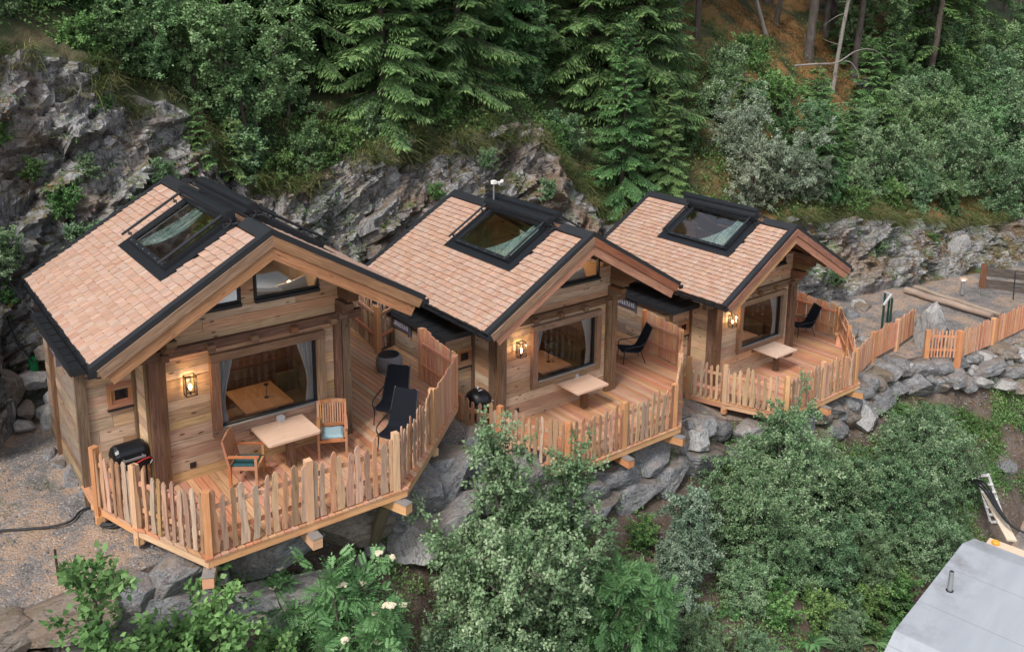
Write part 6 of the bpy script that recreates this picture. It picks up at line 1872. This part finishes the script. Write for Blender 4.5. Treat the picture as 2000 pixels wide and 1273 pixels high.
F_sil = bush_mesh(67, 3.2, 1.15, .065, .047, 24000, 7, 12, 'silver2', low=.05)
F_thin = bush_mesh(69, 5.0, 1.0, .085, .055, 5600, 2, 15, 'bush', low=.45, spread=.5)
fplant('sapling', F_sap, -2.35, -2.95, 1.3, 0, 'thin fresh green sapling rising alone at the lower left', 'sapling')
fplant('leafy_bush', F_fresh, -1.35, -3.05, 1.25, 0, 'fresh green bush with large bright leaves at the lower left')
fplant('leafy_bush', F_fresh, -.1, -3.7, 1.0, 2, 'fresh green bush with few large leaves left of the blossoming rowan')
fr = fplant('rowan_bush', F_rowan, 1.1, -3.45, 1.12, 1, 'rowan bush with cream blossom below the near deck')
bm_ = boulder_mesh('blossom', 950, 3, .25, 'stone'); bm_.materials.clear(); bm_.materials.append(M['blossom'])
for i, p in enumerate(F_rowan[2]):
    mb = MB(960 + i); r2 = random.Random(i)
    for q in range(26):
        a = r2.uniform(0, 6.28); rr = .06 * r2.random() ** .5
        c = Vector(p) + Vector((rr * math.cos(a), rr * math.sin(a), .03 - rr * .35 + r2.uniform(-.012, .012)))
        s = r2.uniform(.012, .02)
        mb.box(c - Vector((s, s, s * .6)), c + Vector((s, s, s * .6)), jit=.006)
    mb.build('blossom', M['blossom'], fr)
fplant('leafy_bush', F_big[0], 4.3, -3.65, (1.02, 1.02, 1.12), 0, 'big dense bush in front of the gap between the near and middle decks')
fplant('leafy_bush', F_big[1], 3.3, -4.4, .7, 2, 'dense bush right of the blossoming rowan at the bottom')
fplant('leafy_bush', F_big[1], 5.6, -3.5, 1.12, 4, 'dense bush under the left corner of the middle deck')
fplant('leafy_bush', F_big[0], 4.6, -4.7, .6, 1.2, 'low dense bush at the bottom edge, middle of the picture')
fplant('sapling', F_thin, 5.5, -3.15, 1.12, 0, 'tall sapling reaching up in front of the middle deck fence', 'sapling')
fplant('sapling', F_thin, 6.4, -2.95, .95, 2.2, 'shorter sapling beside the tall one at the middle deck corner post', 'sapling')
fplant('rowan_bush', F_pin, 6.8, -4.6, 1.0, 0, 'bright feathery leaved rowan bush without flowers at the bottom')
fplant('rowan_bush', F_pin, 7.6, -4.8, .8, 2, 'smaller feathery rowan bush at the bottom, right of the taller one')
fplant('leafy_bush', F_sil, 10.0, -3.7, 1.0, 0, 'upright grey green bush below the middle deck corner')
fplant('leafy_bush', F_sil, 9.4, -3.9, .7, 2, 'small bush left of the upright grey green bush')
fplant('leafy_bush', F_big[2], 15.4, -2.7, 1.0, 0, 'tall bush reaching over the fence of the farthest deck')
fplant('leafy_bush', F_big[0], 14.0, -3.3, .95, 3, 'broad bush hanging below the left end of the farthest deck')
fplant('leafy_bush', F_big[1], 12.4, -3.5, .85, 1, 'bush spreading left below the farthest deck')
fplant('leafy_bush', F_big[0], 16.8, -3.3, .85, 5, 'broad bush below the right end of the farthest deck')
fplant('leafy_bush', F_big[1], 14.6, -4.4, .8, 2.5, 'lower bush in the middle of the right hand thicket')
fplant('leafy_bush', F_big[1], 20.6, -3.8, .95, 2, 'dark bush left of the step ladder')
fplant('leafy_bush', F_big[0], 19.2, -4.2, .9, 4, 'bush beside the upper corner of the grey roof')
fplant('leafy_bush', F_big[0], 21.6, -3.0, .72, .5, 'bush on the slope right of the thicket, above the ladder')
fplant('leafy_bush', F_big[1], 18.4, -5.0, .7, 1.5, 'low bush hugging the left edge of the grey roof')
fplant('leafy_bush', F_big[1], 22.6, -3.9, .6, 3.3, 'small bush directly behind the ladder top')
fplant('leafy_bush', F_big[1], 17.8, -3.9, .8, 5.1, 'bush between the two halves of the right hand thicket')
for i, (a, b, m, s, lab) in enumerate(((11.3, -4.5, 1, .55, 'bush below the upright grey green bush'), (13.0, -4.3, 0, .55, 'bush in the hollow of the thicket, right of the upright grey green bush'), (16.2, -4.8, 1, .6, 'bush at the lower edge of the thicket, left of the vent pipe'), (19.8, -5.2, 0, .5, 'bush squeezed between the thicket and the upper roof corner'), (9.0, -5.0, 1, .5, 'bush right of the feathery rowans at the bottom'), (13.6, -5.8, 1, .45, 'bush at the bottom edge, left of the lower roof corner'), (10.6, -5.6, 1, .42, 'small bush at the bottom edge between rowans and ferns'), (23.2, -2.6, 1, .5, 'rounded bush alone on the bare right slope'))):
    fplant('leafy_bush', F_big[m], a, b, s, i * 1.3, lab)
for i, (a, b, s, lab) in enumerate(((12.0, -4.9, .5, 'low leafy plant at the bottom, right of the feathery rowan'), (13.2, -5.2, .55, 'low leafy plant at the bottom left of the fern'), (15.2, -5.4, .6, 'low leafy plant beside the lower edge of the grey roof'), (16.6, -5.6, .6, 'low leafy plant at the middle of the roof edge'), (22.4, -1.9, .45, 'low shrub on the bank under the slatted fence'), (24.0, -2.3, .4, 'low shrub on the bare slope at the right'), (9.6, -2.6, .4, 'low shrub under the boulders of the middle deck'), (25.2, -2.8, .35, 'smallest low shrub on the bare right slope'))):
    fplant('low_shrub', B_bush[2], a, b, s * 1.5, i, lab, 'shrub', 'low shrubs on the lower slope')
# ferns
def fern_mesh(seed, n=13, L=.75):
    rg2 = np.random.RandomState(seed); P, D, N, Ll, Wl, T = [], [], [], [], [], []
    for i in range(n):
        az = 6.28 * i / n + rg2.uniform(-.2, .2); h = np.array([np.cos(az), np.sin(az), 0]); s = np.array([-h[1], h[0], 0]); l = L * rg2.uniform(.7, 1.1)
        tt = rg2.uniform(.2, .8)
        for f in np.linspace(.12, 1, 20):
            p = h * l * f + np.array([0, 0, l * (.75 * f - .65 * f * f)])
            for sd in (-1, 1):
                P.append(p); D.append(unit(s * sd + h * .35)); N.append(unit(np.array([0, 0, 1]) + h * .2)); Ll.append(.24 * l * np.sin(np.pi * min(.97, f * .85 + .15)) + .02); Wl.append(.05 * l); T.append(tt + rg2.uniform(-.08, .08))
    V, F = leaf_quads(np.array(P), np.array(D), np.array(N), np.array(Ll), np.array(Wl))
    me = np_mesh('fern', V, F, np.array(T)); me.materials.append(G['rowan']); return me
FM = fern_mesh(5)
for i, (a, b, s, lab) in enumerate(((14.4, -5.2, 1.1, 'large bright fern at the bottom, left of the grey roof'), (15.0, -5.9, .9, 'fern leaning on the lower corner of the grey roof'), (12.6, -5.6, .8, 'fern at the bottom edge right of the rowan bushes'), (11.0, -4.4, .7, 'fern in the shade under the thicket'), (16.0, -5.9, .7, 'small fern at the roof edge'))):
    o = mesh_obj('fern', FM, None, W(a, b, ground_z(a, b) + .05), (.0, .15, i), (s, s, s)); tag(o, lab, 'fern', 'ferns on the lower slope')
# ------------------------------------------------------------------ ground cover, grass and moss (uncountable)
def sample_terrain(n, a0, a1, r0, r1, rg, mask=None):
    ia = np.where((TERR_A > a0) & (TERR_A < a1))[0]
    # weight columns by their width so density stays even
    wd = np.gradient(TERR_A)[ia]
    i = rg.choice(ia, n, p=wd / wd.sum()); j = rg.randint(r0, r1, n)
    ii = np.minimum(i + 1, len(TERR_A) - 1); jj = np.minimum(j + 1, TERR.shape[1] - 1)
    u, v = rg.rand(n, 1), rg.rand(n, 1)
    P = TERR[i, j] * (1 - u) * (1 - v) + TERR[ii, j] * u * (1 - v) + TERR[i, jj] * (1 - u) * v + TERR[ii, jj] * u * v
    Nn = unit(np.cross(TERR[ii, j] - TERR[i, j], TERR[i, jj] - TERR[i, j]))
    if mask is not None:
        k = mask(P, Nn); P, Nn = P[k], Nn[k]
    return P, Nn
def stuff_obj(name, V, F, T, mat, lab):
    me = np_mesh(name, V, F, np.clip(T, 0, 1)); me.materials.append(mat)
    o = mesh_obj(name, me); tag(o, lab, name.replace('_', ' '), None, 'stuff'); return o
rgn = np.random.RandomState(77)
s0, s1, s2, s3, s4, s5 = [int(x) for x in TERR_ST[0:6]]
hill_end = min(s5 + 80, TERR.shape[1] - 2)
def clumps(P, n, rad, rg):
    k = rg.randint(0, len(P), n); return k, P[k] + rg.normal(0, 1, (n, 3)) * rad
# leafy undergrowth on the hillside
P, Nn = sample_terrain(42000, -9, 85, s5, hill_end, rgn, lambda P, N: fbm(P * .42, 3, 5) > -.15 + .42 * np.clip((P[:, 0] - 6) * .14, 0, 1) * np.clip((31 - P[:, 0]) * .18, 0, 1))
k = np.repeat(np.arange(len(P)), 7); n = len(k)
Q = P[k] + rgn.normal(0, .13, (n, 3)) + Nn[k] * np.abs(rgn.normal(.14, .12, (n, 1)))
D = unit(rgn.normal(0, .8, (n, 3)) + [0, 0, .25]); N = unit(rgn.normal(0, .4, (n, 3)) + [0, 0, 1])
V, F = leaf_quads(Q, D, N, rgn.uniform(.07, .15, n), rgn.uniform(.05, .09, n))
stuff_obj('undergrowth', V, F, (.3 + .35 * fbm(P * 1.1, 2, 8))[k] + rgn.uniform(-.15, .3, n), G['cover'], 'low green undergrowth covering the forest slope above the cliff')
# ochre moss tufts
P, Nn = sample_terrain(24000, 14, 52, s5, hill_end, rgn, lambda P, N: (fbm(P * .42, 3, 5) < .28) & (P[:, 0] > 6 + 6 * rgn.rand(len(P))) & (fbm(P * .5, 2, 15) > -.35))
k = np.repeat(np.arange(len(P)), 8); n = len(k)
Q = P[k] + rgn.normal(0, .10, (n, 3))
D = unit(rgn.normal(0, .7, (n, 3)) + Nn[k] * .6 - [0, 0, .2]); N = unit(rgn.normal(0, .5, (n, 3)) + [0, 0, 1])
V, F = leaf_quads(Q, D, N, rgn.uniform(.07, .17, n), rgn.uniform(.02, .05, n))
stuff_obj('moss', V, F, rgn.uniform(.1, .9, n), G['ochre'], 'ochre and rust coloured moss tufts on the forest slope')
# grass hanging over the cliff edge and growing in tufts
def grass(n_t, per, a0, a1, r0, r1, lmin, lmax, name, lab, mask, hang=.5, wd=.016):
    P, Nn = sample_terrain(n_t, a0, a1, r0, r1, rgn, mask)
    k = np.repeat(np.arange(len(P)), per); n = len(k)
    out = np.array([EV.x, EV.y, 0]) * -1.0
    D = unit(rgn.normal(0, .45, (n, 3)) + [0, 0, .7] + out * .25); L = rgn.uniform(lmin, lmax, n)
    B = P[k] + rgn.normal(0, .06, (n, 3)) * [1, 1, .3]
    S = unit(np.cross(D, rgn.normal(0, 1, (n, 3))))
    M1 = B + D * (L * .5)[:, None]; D2 = unit(D + out * hang * .9 - np.array([0, 0, hang * 1.6])); E_ = M1 + D2 * (L * .6)[:, None]
    w_ = wd
    V = np.stack([B - S * w_ * .5, B + S * w_ * .5, M1 + S * w_ * .45, M1 - S * w_ * .45, M1 - S * w_ * .45, M1 + S * w_ * .45, E_ + S * .002, E_ - S * .002], 1).reshape(-1, 3)
    F = np.arange(len(V)).reshape(-1, 4)
    tt = rgn.uniform(0, 1, len(P))[k] * .7 + rgn.uniform(0, .3, n)
    return stuff_obj(name, V, F, np.repeat(tt, 2), G['grass'], lab)
grass(3800, 14, -6, 48, s5 - 12, s5 + 14, .3, .8, 'grass', 'long pale grass hanging over the top edge of the cliff', lambda P, N: fbm(P * .6, 2, 25) > -.15, .6)
grass(1700, 10, 3, 60, s5 + 8, hill_end, .2, .5, 'grass', 'green and straw grass tufts among the forest undergrowth', lambda P, N: fbm(P * .5, 2, 26) > .1, .5)
grass(2400, 10, -5, 36, s1 + 2, s2, .15, .45, 'grass', 'sparse straw grass on the brown slope below the decks', lambda P, N: fbm(P * .55, 3, 27) > .12, .4)
grass(420, 9, -5, 40, s3, s4 + 2, .06, .2, 'grass', 'short green grass on the gravel terrace', lambda P, N: fbm(P * .5, 3, 28) > .3, .3, .012)
# moss and small plants on ledges of the cliff
P, Nn = sample_terrain(26000, -6, 46, s4, s5, rgn, lambda P, N: (fbm(P * .55, 3, 35) + N[:, 2] * .9 > .48))
k = np.repeat(np.arange(len(P)), 5); n = len(k)
Q = P[k] + rgn.normal(0, .05, (n, 3))
D = unit(rgn.normal(0, .7, (n, 3)) + Nn[k] * .7 - [0, 0, .35]); N = unit(rgn.normal(0, .5, (n, 3)) + [0, 0, 1])
V, F = leaf_quads(Q, D, N, rgn.uniform(.03, .10, n), rgn.uniform(.015, .045, n))
sel = fbm(P * .9, 2, 36) > -.1
ks = sel[k]
F4 = F
def pick(mask):
    idx = np.where(mask)[0]
    VV = V.reshape(-1, 4, 3)[idx].reshape(-1, 3); return VV, np.arange(len(VV)).reshape(-1, 4), len(idx)
VV, FF, m = pick(ks); stuff_obj('moss', VV, FF, rgn.uniform(0, .8, m), G['ochre'], 'brown and ochre moss growing on the ledges of the cliff')
VV, FF, m = pick(~ks); stuff_obj('cliff_plants', VV, FF, rgn.uniform(.1, .9, m), G['cover'], 'tiny green plants growing on the ledges of the cliff')
# weeds on the slope below
P, Nn = sample_terrain(22000, -4, 32, s1 + 4, s3 - 2, rgn, lambda P, N: fbm(P * .5, 3, 45) > -.1)
k = np.repeat(np.arange(len(P)), 9); n = len(k)
Q = P[k] + rgn.normal(0, .10, (n, 3)) + Nn[k] * np.abs(rgn.normal(.08, .09, (n, 1)))
D = unit(rgn.normal(0, .8, (n, 3)) + [0, 0, .3]); N = unit(rgn.normal(0, .4, (n, 3)) + [0, 0, 1])
V, F = leaf_quads(Q, D, N, rgn.uniform(.05, .11, n), rgn.uniform(.03, .06, n))
stuff_obj('undergrowth', V, F, (.35 + .35 * fbm(P * 1.1, 2, 48))[k] + rgn.uniform(-.15, .3, n), G['cover'], 'low weeds and seedlings on the slope between the front bushes')
# twigs and debris on the slope
P, Nn = sample_terrain(2600, -4, 34, s1 + 10, s3, rgn)
n = len(P); D = unit(rgn.normal(0, 1, (n, 3)) * [1, 1, .25])
V, F = leaf_quads(P + Nn * .03, D, Nn, rgn.uniform(.08, .5, n), rgn.uniform(.012, .03, n))
stuff_obj('debris', V, F, rgn.uniform(0, 1, n), G['ochre'], 'fallen twigs and wood chips scattered on the brown slope')
# pebbles and chips
def pebbles(n, a0, a1, r0, r1, smin, smax, name, lab, mat):
    P, Nn = sample_terrain(n, a0, a1, r0, r1, rgn); n = len(P)
    base = np.array([[1, 0, 0], [-1, 0, 0], [0, 1, 0], [0, -1, 0], [0, 0, .7], [0, 0, -.5]], float)
    s = (smin + (smax - smin) * rgn.rand(n) ** 3)[:, None, None]
    V = (base[None] * rgn.uniform(.6, 1.3, (n, 6, 1)) + rgn.normal(0, .15, (n, 6, 3))) * s + P[:, None]
    f = np.array([[0, 2, 4], [2, 1, 4], [1, 3, 4], [3, 0, 4], [2, 0, 5], [1, 2, 5], [3, 1, 5], [0, 3, 5]])
    F = (f[None] + (np.arange(n) * 6)[:, None, None]).reshape(-1, 3)
    me = np_mesh(name, V.reshape(-1, 3), F); me.materials.append(mat); o = mesh_obj(name, me); tag(o, lab, 'pebbles', None, 'stuff')
pebbles(5200, -6, 40, s3 - 2, s4 + 8, .012, .06, 'pebbles', 'loose pebbles strewn over the gravel path and terrace', M['stone'])
pebbles(3800, -4, 36, s1 + 8, s3, .02, .09, 'pebbles', 'loose stones strewn over the brown slope', M['stone'])
